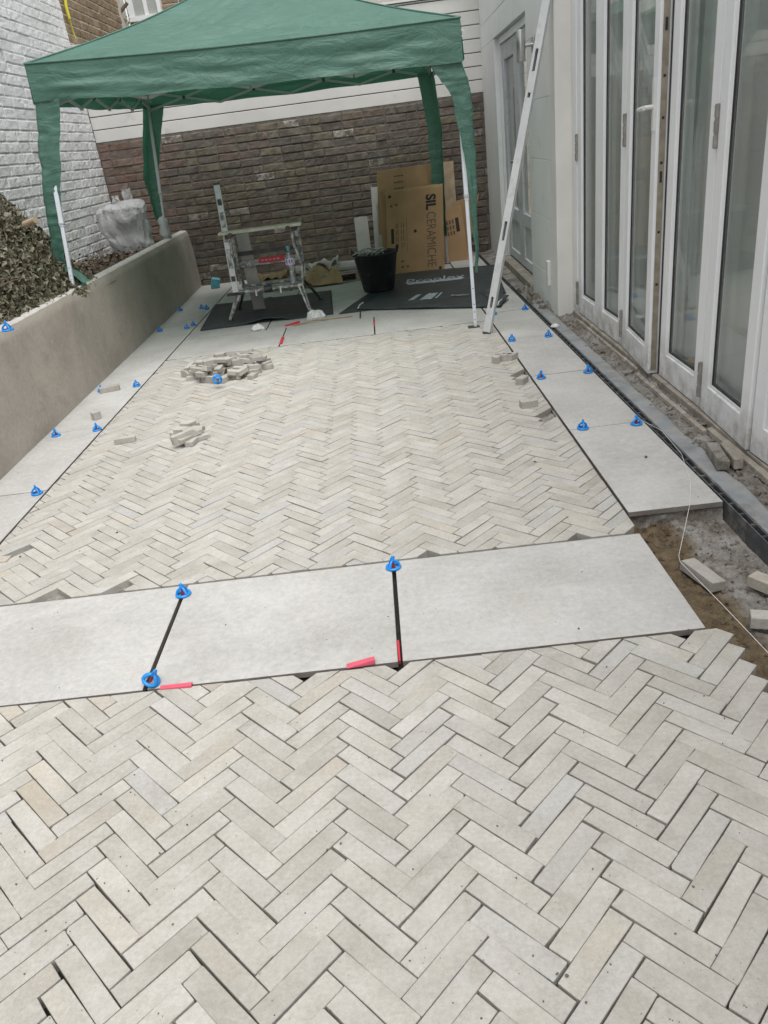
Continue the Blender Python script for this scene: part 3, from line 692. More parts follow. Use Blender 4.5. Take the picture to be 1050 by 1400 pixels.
q = MB().box((c0.x-.012, c0.y, .028), (.045, .20, .04), Euler((0, .05, R(-9))).to_matrix()); tag(q.build('broken_block', 'rubble_mortar', bevel=.004), 'grey broken block lying against the threshold batten', 'block')
q = MB().box((c0.x+.035, c0.y-.02, .032), (.035, .18, .045), Euler((0, -.05, R(-6))).to_matrix()); tag(q.build('broken_block', 'old_timber', bevel=.004), 'pale weathered strip lying between block and door', 'block')
# loose rubble near the pilaster
rub = []
for k in range(34):
    p = Vector((random.uniform(1.2, 1.30), random.uniform(5.9, 6.9), 0)); s_ = random.uniform(.015, .05)
    q = MB(); m = Euler((random.random()*3, random.random()*3, random.random()*3)).to_matrix()
    q.box((0, 0, 0), (s_*1.4, s_, s_*.6), m); o = q.build('rubble_chunk', 'rubble_mortar', bevel=s_*.12); o.location = (p.x, p.y, strip_z(p.x, p.y)+s_*.35)
    tag(o, 'grey rubble chunk below the white block wall', 'rubble', 'rubble chunks below the white block wall')
# sockets, lamp
so = OX(752, 375, HX(5.95)-.01); tag(MB().span(HX(5.95)-.022, HX(5.95)+.006, 5.93, 6.0, so.z-.09, so.z+.09).build('junction_box', 'white_plastic', bevel=.006), 'small white box low on the white block wall', 'box')
lp = OX(712, 63, 1.20)
la = empty('wall_light', tuple(lp), 'brushed steel cylinder light on the white block wall', 'lamp')
MB().lathe([(0, -.10), (.030, -.10), (.031, -.098), (.031, .098), (.030, .10), (.022, .10), (.022, .08), (0, .08)], 24, lp).build('lamp_shade', 'steel', la)
MB().tube([lp+Vector((.025, 0, 0)), lp+Vector((.085, 0, 0))], .012).build('arm', 'steel', la)
MB().box(lp+Vector((.088, 0, .0)), (.014, .07, .10)).build('back_plate', 'steel', la, bevel=.004)
# ---- planter
pl = empty('planter_wall', (-2.1, 6, 0), 'long brown rendered planter wall beside the paving', 'wall')
ZP = .64; PT = .085
def top_x(y): return px_l(y)-.02
def pf(u, v):
    y = 1.0+(YW-1.0)*u; z = -.03+(ZP+.018)*v
    return (px_l(y)-.03*v*(v)+.004*nz(y, z, 1, 2.5)+.002*nz(y, z, 4, 9)-(.012*max(0, v-.94)/.06), y, z)
def pt_(u, v):
    y = 1.0+(YW-1.0)*u; return (px_l(y)-.042-PT*v+.004*nz(y, 0, 1, 2.5)+.004*nz(y, v, 5, 20)*v, y, ZP-.012+.012*min(1, v*6)+.003*nz(y, v*.1, 1, 8)-.006*max(0, v-.9)*10*.5)
MB().grid(240, 30, pf).build('face', 'render', pl)
MB().grid(240, 8, pt_).build('top', 'render_top', pl)
MB().grid(60, 2, lambda u, v: (px_l(1.0+(YW-1)*u)-.042-PT-.004*v, 1.0+(YW-1.0)*u, ZP+.0-.25*v)).build('inner_face', 'render', pl)
tag(MB().grid(30, 160, lambda u, v: (px_l(5)-.04-PT-(px_l(5)-.04-PT-XWL)*u, 1.0+(YW-1)*v, ZP-.12+.02*nz(u*.7, v*8, 0, 4)+.015*nz(u*.7, v*8, 3, 14))).build('soil', 'soil'), kind='structure')
# ================================================================== GAZEBO
gz = empty('gazebo', (-.7, 6.9, 0), 'green fabric pop up gazebo standing over the paving', 'gazebo')
YF, YK = 5.63, 8.78
cFL = OY(33, 88, YF); cFR = OY(629, 24, YF); cBR = Vector((.76, YK, 2.06)); cBL = Vector((-2.13, YK, 2.10)); PK = Vector((-.70, 7.0, 2.62))
CR = [cFL, cFR, cBR, cBL]
mb = MB()
for k in range(4):
    A, B = CR[k], CR[(k+1) % 4]
    def rf(u, v, A=A, B=B, k=k):
        p = (A.lerp(B, u)).lerp(PK, v); s_ = math.sin(math.pi*u)
        p = p.copy(); p.z -= .055*math.sin(math.pi*v)+.045*s_*math.sin(math.pi*min(1, v*1.3))*(1-v)+.02*s_*(1-v)**3
        wob = (1-v)*s_
        d0 = math.hypot((p-A).x, (p-A).y); d1 = math.hypot((p-B).x, (p-B).y)
        a0 = math.atan2(v*1.2, u+.001); a1 = math.atan2(v*1.2, 1.001-u)
        p.z += .05*min(1, wob*1.6)*(nz(a0*16, d0*.5, k, 1)*math.exp(-d0*.7)+nz(a1*16, d1*.5, k+7, 1)*math.exp(-d1*.7))
        p.z += .010*min(1, wob*3)*nz(p.x*1.1+p.y*.5, p.y*3.0, k, 2.2)+.004*min(1, wob*3)*nz(p.x*1.2+p.y*4, p.y*9-p.x*1.5, k+5, 1.6)
        return p
    mb.grid(110, 60, rf)
canopy = mb.build('canopy', 'tent_fabric', gz)
for k in range(4):
    A = CR[k]; pts = []
    for t in np.linspace(0, 1, 24):
        p = A.lerp(PK, float(t)).copy(); p.z += .003-.055*math.sin(math.pi*t); pts.append(p)
    MB().tube(pts, .006, 6).build('hip_seam', 'tent_fabric', gz)
    B = CR[(k+1) % 4]; pts = []
    for t in np.linspace(0, 1, 40):
        p = A.lerp(B, float(t)).copy(); p.z += .002-.02*math.sin(math.pi*t); pts.append(p)
    MB().tube(pts, .007, 6).build('eave_seam', 'tent_fabric', gz)
for k in range(4):
    A, B = CR[k], CR[(k+1) % 4]; d = (B-A).normalized(); n_ = Vector((d.y, -d.x, 0)).normalized()
    H0, H1 = (.215, .235) if k == 0 else (.225, .225)
    def vf(u, v, A=A, B=B, n_=n_, k=k, H0=H0, H1=H1):
        p = A.lerp(B, u); p = p.copy(); s_ = math.sin(math.pi*u)
        p.z -= .02*s_+(H0+(H1-H0)*u)*v; x = u*2.8
        ramp_ = v*min(1, 8*u, 8*(1-u))
        fold = .020*nz(x*1.1+v*1.1, v*2.6-x*.35, k, 1.4)+.014*nz(x*2.3-v*1.5, v*5+x*.2, k+5, 1.3)
        p += n_*(fold*min(1, ramp_*2)+.012*v); p.z += .010*nz(x, v, k+2, 2.5)*v
        return p
    o = MB().grid(90, 14, vf).build('valance', 'tent_fabric', gz)
# seam piping along the eave
# legs
LEG = {'FL': (Vector((OY(53, 120, 5.70).x, 5.70, 1.93)), G(100, 393, ZP)), 'FR': (Vector((OY(623, 60, 5.69).x, 5.69, 1.86)), G(650, 447)),
       'BL': (Vector((OY(203, 140, YK-.05).x, YK-.05, 2.02)), G(228, 326, ZP)), 'BR': (Vector((OY(586, 100, YK).x, YK-.0, 2.0)), Vector((.775, YK, 0)))}
for k, (t, b) in LEG.items():
    mid = b.lerp(t, .50 if k in ('FR', 'BR') else .34)
    q = MB().bar(mid-(t-b)*.03, t, .030, .030, (0, 1, 0)); lg = q.build('leg', 'pole_white' if k[0] == 'F' else 'pole_grey', gz, bevel=.003)
    q = MB().bar(b+Vector((0, 0, .004)), mid, .024, .024, (0, 1, 0)); q.build('inner_leg', 'pole_white' if k[0] == 'F' else 'pole_grey', gz, bevel=.003)
    MB().bar(mid-(t-b)*.022, mid-(t-b)*.008, .036, .036, (0, 1, 0)).build('collar', 'pole_grey', gz, bevel=.004)
    q = MB(); dv = (mid-b)
    for s_ in (.06, .12, .18, .3):
        c_ = b+dv*s_; q.tube([c_+Vector((0, -.0122, 0)), c_+Vector((0, -.0126, 0))], .004, 8)
    q.build('pin_hole', 'gasket', gz)
    MB().box(b+Vector((-.012, 0, .004)), (.085, .06, .008)).build('foot_plate', 'dark_metal' if k != 'BL' else 'pole_grey', gz, bevel=.002)
    MB().box(t+Vector((0, 0, -.05)), (.06, .06, .11)).build('corner_bracket', 'pole_grey', gz, bevel=.006)
# scissor trusses
lt = {'FL': cFL, 'FR': cFR, 'BR': cBR, 'BL': cBL}
for a, b in (('FL', 'FR'), ('FR', 'BR'), ('BR', 'BL'), ('BL', 'FL')):
    A, B = LEG[a][0]+Vector((0, 0, -.02)), LEG[b][0]+Vector((0, 0, -.02)); n = 4
    for i in range(n):
        p, r_ = A.lerp(B, i/n), A.lerp(B, (i+1)/n); lo = Vector((0, 0, -.15)); hi = Vector((0, 0, .01))
        off = Vector((.012, .012, 0))
        MB().bar(p+hi, r_+lo, .012, .022).build('truss_bar', 'pole_grey', gz); MB().bar(p+lo+off, r_+hi+off, .012, .022).build('truss_bar', 'pole_grey', gz)
    for i in range(n):
        c_ = A.lerp(B, (i+.5)/n)+Vector((.006, .006, -.07)); MB().box(c_, (.03, .03, .03)).build('truss_joint', 'dark_metal', gz, bevel=.004)
# roof struts
for k, (t, b) in LEG.items():
    MB().tube([t+Vector((0, 0, .03)), PK+Vector((0, 0, -.10))-(PK-t)*.02], .011, 6).build('roof_strut', 'pole_grey', gz)
# fabric sleeves down the legs
def sleeve(path, w0, w1, sx, sy, seed, pw=1.):
    """L-shaped strip of fabric: one wing along x (sx), one along y (sy)"""
    def sf(u, v):
        n = len(path)-1; i = min(n-1, int(v*n)); p = path[i].lerp(path[i+1], v*n-i); wd = w1+(w0-w1)*(1-v)**pw
        t = u*2-1
        x, y = (sx*wd*(-t), 0) if t < 0 else (0, sy*wd*t)
        rad = .012*nz(t*2, v*9, seed, 1)+.007*nz(t*3, v*24, seed+4, 1)
        return p+Vector((x+rad*(-sx)*.6+.012*nz(1, v*6, seed+8, 1), y-sy*rad*.8+.006*nz(v*30, t, seed, 1), 0))
    return MB().grid(16, 70, sf).build('leg_sleeve', 'tent_fabric', gz)
vz = lambda c, h: c+Vector((0, 0, -h))
sleeve([vz(cFL, .20)+Vector((.005, 0, 0)), OY(58, 260, YF-.01), OY(74, 366, YF+.02)], .165, .085, 1, 1, 1)
sleeve([vz(cFR, .22)+Vector((-.004, .01, 0)), OY(645, 130, YF), OY(652, 250, YF), OY(653, 372, YF+.02)], .215, .02, -1, 1, 2, 1.5)
sleeve([vz(cBL, .20)+Vector((.0, -.03, 0)), OY(200, 240, YK-.03), OY(216, 300, YK-.03)], .17, .085, 1, -1, 3)
sleeve([vz(cBR, .20)+Vector((-.0, -.03, 0)), OY(603, 180, YK-.02), OY(606, 262, YK-.02), Vector((.775, YK-.02, .3))], .15, .10, -1, -1, 4)
# end of the front sleeve thrown over the planter edge
e0 = OY(76, 360, YF+.01); e1 = G(118, 386, ZP+.02)
MB().grid(12, 30, lambda u, v: e0.lerp(e1, v)+Vector((.04*(u-.5)*(1-v*.5), .09*(u-.5)+.05*math.sin(v*2.6), .015*nz(u*2, v*4, 3, 1)+.06*math.sin(u*math.pi)*(1-v)*.5))).build('sleeve_end', 'tent_fabric', gz)
MB().lathe([(.0, .0), (.055, .0), (.06, .05), (.045, .13), (.05, .17), (.028, .20)], 18, LEG['BL'][1]+Vector((0, 0, .003)), lambda p, a: p*(1+.18*nz(math.cos(a)*1.5, math.sin(a)*1.5, p.z*14, 1)) if p.z > 0 else p).build('foot_wrap', 'pole_grey', gz)
hk = cFR+Vector((.006, 0, -.085)); MB().tube([hk+Vector((.012*math.cos(a), 0, .018*math.sin(a))) for a in np.linspace(0, 5.4, 12)], .003, 6).build('hook', 'white_plastic', gz)
# ================================================================== TOOLS UNDER THE GAZEBO
# ---- folding workbench
WY = 7.0
wbn = empty('workbench', (-.98, 7.2, 0), 'plaster splashed folding workbench standing on a dark mat', 'workbench')
tl, tr_ = OY(299, 320, WY), OY(411, 303, WY)
TZ = .765
for k, (y0, y1) in enumerate(((WY-.04, WY+.01), (WY+.03, WY+.085))):
    MB().box(((tl.x+tr_.x)/2, (y0+y1)/2, TZ-.014), (.72, y1-y0, .024)).build('jaw', 'jaw_wood', wbn, bevel=.003)
def mir(p, s): return Vector((-.985+s*p[0], WY+p[1], p[2]))
for s_ in (-1, 1):
    MB().tube([mir((.28, .02, TZ-.03), s_), mir((.27, .015, .62), s_), mir((.315, .0, .42), s_), mir((.30, -.01, .25), s_)], .013, 8).build('upright', 'dirty_metal', wbn)
    MB().bar(mir((.31, .02, .70), s_), mir((.285, .36, .25), s_), .012, .03, (1, 0, 0)).build('brace', 'dirty_metal', wbn, bevel=.002)
    MB().bar(mir((.30, .34, TZ-.03), s_), mir((.30, .30, .27), s_), .022, .03, (1, 0, 0)).build('upright', 'dirty_metal', wbn, bevel=.003)
    MB().bar(mir((.29, .0, TZ-.045), s_), mir((.29, .36, TZ-.045), s_), .04, .035, (1, 0, 0)).build('jaw_rail', 'dark_metal', wbn, bevel=.003)
    fl_ = G(316, 440) if s_ < 0 else G(424, 428)
    kt = mir((.26, -.0, .25), s_)
    q = MB().bar(kt, fl_+Vector((0, 0, .02)), .018, .05, (0, 1, 0)).bar(kt+Vector((.035*s_, 0, 0)), fl_+Vector((.012*s_, 0, .015)), .016, .03, (0, 1, 0)); q.build('leg', 'dirty_metal', wbn, bevel=.003)
    MB().box(fl_+Vector((0, 0, .010)), (.045, .05, .02)).build('rubber_foot', 'dark_metal', wbn, bevel=.004)
    bf = Vector((-.985+s_*.40, WY+.52, .0)); q = MB().bar(mir((.27, .33, .25), s_), bf+Vector((0, 0, .01)), .02, .045, (0, 1, 0)); q.build('leg', 'dark_metal', wbn, bevel=.003)
    MB().box(bf+Vector((0, 0, .010)), (.045, .05, .02)).build('rubber_foot', 'dark_metal', wbn, bevel=.004)
    MB().tube([mir((.25, -.02, .73), s_), mir((.25, -.07, .73), s_)], .022, 12).build('vice_knob', 'dark_metal', wbn)
for yy, nm in ((.0, 'step_bar'), (.33, 'step_bar')): MB().box((-.985, WY+yy, .248), (.60, .05, .022)).build(nm, 'dirty_metal', wbn, bevel=.003)
MB().box((-.985, WY+.16, .232), (.56, .26, .010)).build('step_tray', 'dirty_metal', wbn, bevel=.002)
MB().box((-1.29, WY-.01, .238), (.16, .05, .022)).build('pedal', 'dark_metal', wbn, bevel=.004)
MB().box((-.985, WY+.345, .53), (.56, .018, .035)).build('cross_bar', 'dark_metal', wbn, bevel=.002); cb = MB().box((-.985, WY+.33, .44), (.56, .016, .05)).build('cross_bar', 'dirty_metal', wbn, bevel=.002)
lb0, lb1 = OY(353, 352, WY+.32), OY(388, 347, WY+.32); MB().bar((lb0.x, WY+.319, .455), (lb1.x, WY+.319, .455), .004, .048).build('red_sticker', 'red_plastic', wbn)
q = MB(); 
for k in range(5): q.box((lb0.x+.035+.036*k, WY+.3155, .455), (.022, .002, .012))
q.build('sticker_print', 'print_white', wbn)
for s_ in (-.12, .10): MB().tube([(-.985+s_, WY-.026, .25), (-.985+s_, WY-.05, .225), (-.985+s_, WY-.05, .205)], .009, 6).build('hook', 'white_plastic', wbn)
MB().tube([(-1.03, WY-.03, .25), (-.96, WY-.03, .255)], .03, 8).build('latch', 'dark_metal', wbn)
# grey offcut of board standing behind the bench
b0, b1 = Vector((-1.17, WY+.40, 0)), Vector((-1.20, WY+.365, .70)); tag(MB().bar(b0, b1, .115, .02, (0, -1, .05)).build('upright_board', 'grey_board', bevel=.002), 'grey board offcut standing upright behind the workbench', 'board')
# small spirit level leaning on the bench
sl = empty('spirit_level', (-1.30, WY-.06, .25), 'short pale spirit level leaning upright against the workbench', 'spirit level')
s0, s1 = OY(322, 397, WY-.058), OY(296, 251, WY+.16)
s0.z = .259
ddir = (s1-s0)
q = MB(); wv = .026
up_ = Vector((0, -1, 0))
sdv = ddir.normalized().cross(up_).normalized(); fnv = sdv.cross(ddir.normalized())
def lbar(q, t0, t1, o0, o1, d0=-.011, d1=.011, base=s0, dd=ddir, sv=sdv, fv=fnv):
    a, b = base+dd*t0, base+dd*t1; dn = dd.normalized(); m = Matrix((sv, dn, fv)).transposed()
    q.box((a+b)/2+sv*(o0+o1)/2+fv*(d0+d1)/2, (abs(o1-o0), (b-a).length, abs(d1-d0)), m); return q
for t0, t1, o0, o1 in ((0, 1, -wv, -wv+.007), (0, 1, wv-.007, wv), (0, .10, -wv+.007, wv-.007), (.15, .22, -wv+.007, wv-.007), (.40, .60, -wv+.007, wv-.007), (.74, .80, -wv+.007, wv-.007), (.86, 1, -wv+.007, wv-.007)): lbar(q, t0, t1, o0, o1)
q.build('body', 'alu', sl)
for t in (.125, .83):
    c_ = s0+ddir*t; MB().tube([c_+fnv*.013, c_-fnv*.013], .019, 14).build('vial', 'dark_metal', sl)
for a, b in ((.22, .40), (.60, .74)): lbar(MB(), a, b, -wv+.007, wv-.007, -.004, .004).build('web', 'dirty_metal', sl)
lbar(MB(), .985, 1.004, -wv-.001, wv+.001, -.0125, .0125).build('end_cap', 'dark_metal', sl)
# ---- water bottle on the step
bo = Vector((OY(402, 388, WY+.03).x, WY+.0, .2595)); wtr = empty('water_bottle', tuple(bo), 'clear plastic water bottle standing on the workbench step', 'bottle')
prof = [(.0, 0), (.036, 0), (.041, .008)]
for k in range(8): prof += [(.041, .02+k*.018), (.0385, .029+k*.018)]
prof += [(.041, .165), (.041, .225), (.038, .245), (.020, .285), (.0145, .295), (.0145, .31)]
MB().lathe(prof, 20, bo).build('body', 'bottle_plastic', wtr)
MB().lathe([(.0415, .168), (.0417, .17), (.0417, .222), (.0415, .224)], 20, bo).build('wrapper', 'label_white', wtr)
q = MB()
for a in (-2.2, -1.6, -1.05): q.box(bo+Vector((.0425*math.cos(a), .0425*math.sin(a), .20)), (.003, .012, .026), Matrix.Rotation(a, 3, 'Z')); q.box(bo+Vector((.0425*math.cos(a+.2), .0425*math.sin(a+.2), .18)), (.003, .006, .01), Matrix.Rotation(a+.2, 3, 'Z'))
q.build('wrapper_print', 'label_purple', wtr)
MB().lathe([(.0, .325), (.0155, .325), (.0165, .322), (.0165, .298), (.0, .298)], 16, bo).build('cap', 'cyan_foam', wtr)
# ---- dark mats
def sheet(name, pxs, z0, mat, lab, wave=.004, th_=.005, nu=40, nv=24, bumpfn=None):
    a, b, c_, d_ = [G(*p) for p in pxs]      # near-left, far-left, far-right, near-right
    def f_(u, v):
        p = a.lerp(d_, u).lerp(b.lerp(c_, u), v); z = z0+wave*(.6+nz(p.x, p.y, z0*50, 2.2))+wave*.4*nz(p.x, p.y, 5, 7)
        if bumpfn: z += bumpfn(u, v)
        return Vector((p.x, p.y, z))
    return tag(MB().grid(nu, nv, f_).build(name, mat, solid=th_), lab, 'mat'), f_
sheet('floor_mat', [(274, 453), (294, 417), (453, 398), (456, 430)], .004, 'mat_plastic', 'dark plastic mat spread under the workbench', .004, .004, bumpfn=lambda u, v: .035*math.exp(-((u-.5)/.12)**2)*max(0, 1-v*3.0)+.012*math.exp(-((u-.62+.15*v)/.02)**2))
mA, fA = sheet('floor_mat', [(463, 430), (545, 373), (676, 363), (692, 402)], .003, 'mat_plastic', 'large dark printed protection sheet below the tub and cardboard', .003, .004)
mB, fB = sheet('floor_mat', [(488, 425), (522, 405), (658, 402), (686, 421)], .012, 'mat_plastic', 'folded dark protection sheet with pale stripes beside the gazebo leg', .006, .012)
q = MB().grid(8, 6, lambda u, v: G(657, 404).lerp(G(683, 422), v).lerp(G(660, 402).lerp(G(696, 410), v), u)+Vector((0, 0, .022+.015*u*v)))
q.build('sheet_corner', 'mat_plastic', mB, solid=.006)
for x0, y0, x1, y1 in ((490, 425, 497, 418), (681, 421, 687, 414)):
    MB().tube([G(x0, y0)+Vector((0, 0, .024)), (G(x0, y0)+G(x1, y1))/2+Vector((-.01, .01, .027)), G(x1, y1)+Vector((0, 0, .028))], .006, 6).build('tie', 'white_plastic', mB)
# print on the sheets
def flat_text(txt, pa, pb, z, size, par, mat, name='lettering', shear=0.):
    me = text_mesh(txt, size); a, b = G(*pa), G(*pb); ang = math.atan2(b.y-a.y, b.x-a.x); c_ = (a+b)/2
    me.transform(Matrix.Translation((c_.x, c_.y, z)) @ Matrix.Rotation(ang, 4, 'Z') @ Matrix.Diagonal((1, 2.0, 1, 1))); o = link(name, me, mat, par); return o
flat_text('Proplex', (558, 387), (632, 379), .0105, .19, mA, 'print_white')
def quadstrip(pxs, z, par, mat, name='printed_bar'):
    q = MB(); v = [G(*p)+Vector((0, 0, z)) for p in pxs]; q.add(v, [tuple(range(len(v)))]); return q.build(name, mat, par)
quadstrip([(558, 391), (557, 388), (633, 380), (632, 383)], .0105, mA, 'print_white')
quadstrip([(558, 415), (570, 407), (577, 406), (566, 414)], .0265, mB, 'print_white'); quadstrip([(574, 414), (586, 405), (600, 404), (590, 413)], .0265, mB, 'print_white'); quadstrip([(594, 412), (603, 404), (606, 403.6), (598, 411.5)], .0265, mB, 'print_white')
flat_text('Proplex', (610, 409), (648, 406), .0275, .05, mB, 'print_white')
# ---- rubber tub
tb = G(519, 400); tb = Vector((tb.x-.0, tb.y+.12, .010))
tub = empty('rubber_tub', tuple(tb), 'black rubber builders tub full of grey scraps', 'tub')
def tubf(p, a): return p*(1+.03*math.cos(2*a)*(p.z/.35)) if p.z > .02 else p
MB().lathe([(.0, 0), (.145, 0), (.152, .01), (.205, .335), (.214, .34), (.214, .352), (.200, .352), (.195, .33), (.15, .03), (0, .03)], 40, tb, lambda p, a: Vector((p.x*(1+.03*math.cos(2*a)*p.z/.35), p.y*(1+.03*math.cos(2*a)*p.z/.35), p.z))).build('body', 'black_rubber', tub)
for s_ in (-1, 1):
    MB().tube([tb+Vector((s_*.205, -.07, .34)), tb+Vector((s_*.22, -.05, .385)), tb+Vector((s_*.222, .05, .385)), tb+Vector((s_*.205, .07, .34))], .012, 8).build('handle', 'black_rubber', tub)
q = MB()
rnd = random.Random(4)
MB().lathe([(0, .285), (.19, .28)], 24, tb, lambda p, a: Vector((p.x, p.y, p.z+.02*nz(p.x, p.y, 1, 14)))).build('filling', 'stone_grit', tub)
for k in range(26):
    c_ = tb+Vector((rnd.uniform(-.17, .06), rnd.uniform(-.12, .12), .31)); pts = []
    r0 = rnd.uniform(.03, .06); ph = rnd.random()*6; tl_ = rnd.uniform(-1, 1)
    for a in np.linspace(0, rnd.uniform(3, 7), 10): pts.append(c_+Vector((r0*math.cos(a+ph), r0*.7*math.sin(a+ph), .03*math.sin(a*.7+tl_)+.035)))
    q.tube(pts, .0055, 5)
tag(q.build('cable_scraps', 'dirty_metal'), 'tangle of grey plastic strap scraps heaped in the black tub', 'scraps')
# ---- cardboard boxes leaning on the wall
def leaning_box(name, p0, p1, p2, p3, Y0, Y1, th_, lab, z0=.0):
    """front face corners in the picture: bottom-left, bottom-right, top-right, top-left; leans from Y0 at the foot to Y1 at the top"""
    bl, br = OY(*p0, Y0), OY(*p1, Y0); tl2 = OY(*p3, Y1); tr2 = br+(tl2-bl)
    zz0 = min(bl.z, br.z)
    e = empty(name, (bl.x, Y0, 0), lab, 'box', 'cardboard boxes leaning on the brick wall')
    nrm = (br-bl).cross(tl2-bl).normalized()
    if nrm.y > 0: nrm = -nrm
    bk = -nrm*th_
    q = MB(); v = [bl, br, tr2, tl2]; v = v+[p+bk for p in v]
    q.add(v, [(0, 1, 2, 3), (7, 6, 5, 4), (1, 5, 6, 2), (0, 3, 7, 4), (3, 2, 6, 7), (0, 4, 5, 1)]); q.build('carton', 'cardboard', e, bevel=.003)
    return e, bl, (br-bl), (tl2-bl), nrm
e1_, o1, ux1, uy1, n1 = leaning_box('cardboard_box', (531, 379), (607.5, 369), (604, 262), (527, 266), 8.46, 8.62, .035, 'large flat cardboard box lettered in tall capitals, leaning foremost')
def on_box(o, ux, uy, nn, s, t, d=.0015): return o+ux*s+uy*t+nn*d
def put_text(par, txt, o, ux, uy, nn, s, t, size, rot, mat, off=0., sp=1., name='lettering', length=None):
    me = text_mesh(txt, size, name, off, sp)
    if length: xs = [v.co.x for v in me.vertices]; me.transform(Matrix.Diagonal((length/(max(xs)-min(xs)), 1, 1, 1)))
    X, Y = ux.normalized(), uy.normalized(); c_ = on_box(o, ux, uy, nn, s, t)
    m = Matrix((X, Y, X.cross(Y))).transposed() @ Matrix.Rotation(rot, 3, 'Z'); me.transform(Matrix.Translation(c_) @ m.to_4x4()); return link(name, me, mat, par)
rt = R(-90)
put_text(e1_, 'SIL', o1, ux1, uy1, n1, .775, .845, .140, rt, 'ink', .0055, length=.185*uy1.length)
put_text(e1_, 'CERAMICHE', o1, ux1, uy1, n1, .775, .395, .140, rt, 'faded_ink', -.0008, 1.0, length=.66*uy1.length)
def patch(par, o, ux, uy, nn, s0, s1, t0, t1, mat='faded_ink', name='printed_bar'):
    q = MB(); v = [on_box(o, ux, uy, nn, s, t) for s, t in ((s0, t0), (s1, t0), (s1, t1), (s0, t1))]; q.add(v, [(0, 1, 2, 3)]); return q.build(name, mat, par)
patch(e1_, o1, ux1, uy1, n1, .075, .125, .40, .58, 'ink')
for s_ in (.16, .19, .255, .29): 
    for t_ in (.34, .42, .50, .58): patch(e1_, o1, ux1, uy1, n1, s_, s_+.012, t_, t_+.06)
patch(e1_, o1, ux1, uy1, n1, .35, .356, .28, .70)
for s_, t_ in ((.07, .84), (.16, .85), (.24, .09), (.33, .09), (.24, .16)): patch(e1_, o1, ux1, uy1, n1, s_, s_+.045, t_, t_+.025)
q = MB()
for s_, t_ in ((.50, .52), (.07, .965), (.93, .035)):
    c_ = on_box(o1, ux1, uy1, n1, s_, t_, .001); X, Y = ux1.normalized(), uy1.normalized(); q.add([c_+X*.017*math.cos(a)+Y*.017*math.sin(a) for a in np.linspace(0, 6.0, 12)], [tuple(range(12))])
q.build('punched_hole', 'ink', e1_)
# torn flap top of the front box
MB().grid(20, 2, lambda u, v: o1+ux1*(-.03+1.03*u)+uy1*(.985+.06*v)+n1*(-.012-.012*v)+Vector((0, 0, .006*nz(u*8, v, 2, 1)))).build('torn_flap', 'cardboard', e1_, solid=.003)
e2_, o2, ux2, uy2, n2 = leaning_box('cardboard_box', (524, 376), (600, 366), (600, 257), (519, 262), 8.56, 8.70, .03, 'plain edge of a cardboard box directly behind the lettered one')
e3_, o3, ux3, uy3, n3 = leaning_box('cardboard_box', (520, 372), (594, 362), (588, 234), (515, 234), 8.70, 8.93, .04, 'tall cardboard box showing above the lettered one')
for s_ in (.30, .36, .42): 
    for t_ in (.80, .86, .92): patch(e3_, o3, ux3, uy3, n3, s_, s_+.05, t_, t_+.012)
e4_, o4, ux4, uy4, n4 = leaning_box('cardboard_box', (603, 367), (641, 355), (622, 279), (592, 292), 8.87, 9.02, .03, 'tilted cardboard box propped to the side of the lettered one')
for k in range(4):
    for j in range(3): patch(e4_, o4, ux4, uy4, n4, .30+.1*k, .36+.1*k, .52+.1*j, .59+.1*j)
patch(e4_, o4, ux4, uy4, n4, .72, .84, .55, .80, 'ink')
e5_, o5, ux5, uy5, n5 = leaning_box('cardboard_box', (606, 362), (640, 352), (637, 300), (620, 276), 9.06, 9.14, .02, 'small cardboard corner behind the tilted box')
# boards
def plank(name, p0, p1, Y0, Y1, wd, th_, mat, lab):
    a, b = OY(*p0, Y0), OY(*p1, Y1); return tag(MB().bar(a, b, wd, th_, (0, -1, .1)).build(name, mat, bevel=.002), lab, 'board')
plank('timber_board', (622, 352), (612, 221), 9.14, 9.38, .125, .02, 'timber', 'brown timber board leaning on the wall behind the boxes')
plank('slab_offcut', (521, 372), (513, 256), 8.86, 9.2, .10, .02, 'grey_board', 'tall grey slab offcut leaning beside the cardboard boxes')
plank('slab_offcut', (526, 375), (520, 279), 8.66, 8.9, .09, .02, 'grey_board', 'pale slab offcut between the boxes and tall grey offcut')
plank('slab_offcut', (502, 374), (493, 297), 8.86, 9.1, .15, .02, 'grey_board', 'short grey slab offcut leaning behind the rubber tub')
plank('slab_offcut', (577, 372), (556, 250), 8.82, 9.0, .30, .02, 'grey_board', 'wide grey slab offcut standing before the tall box')
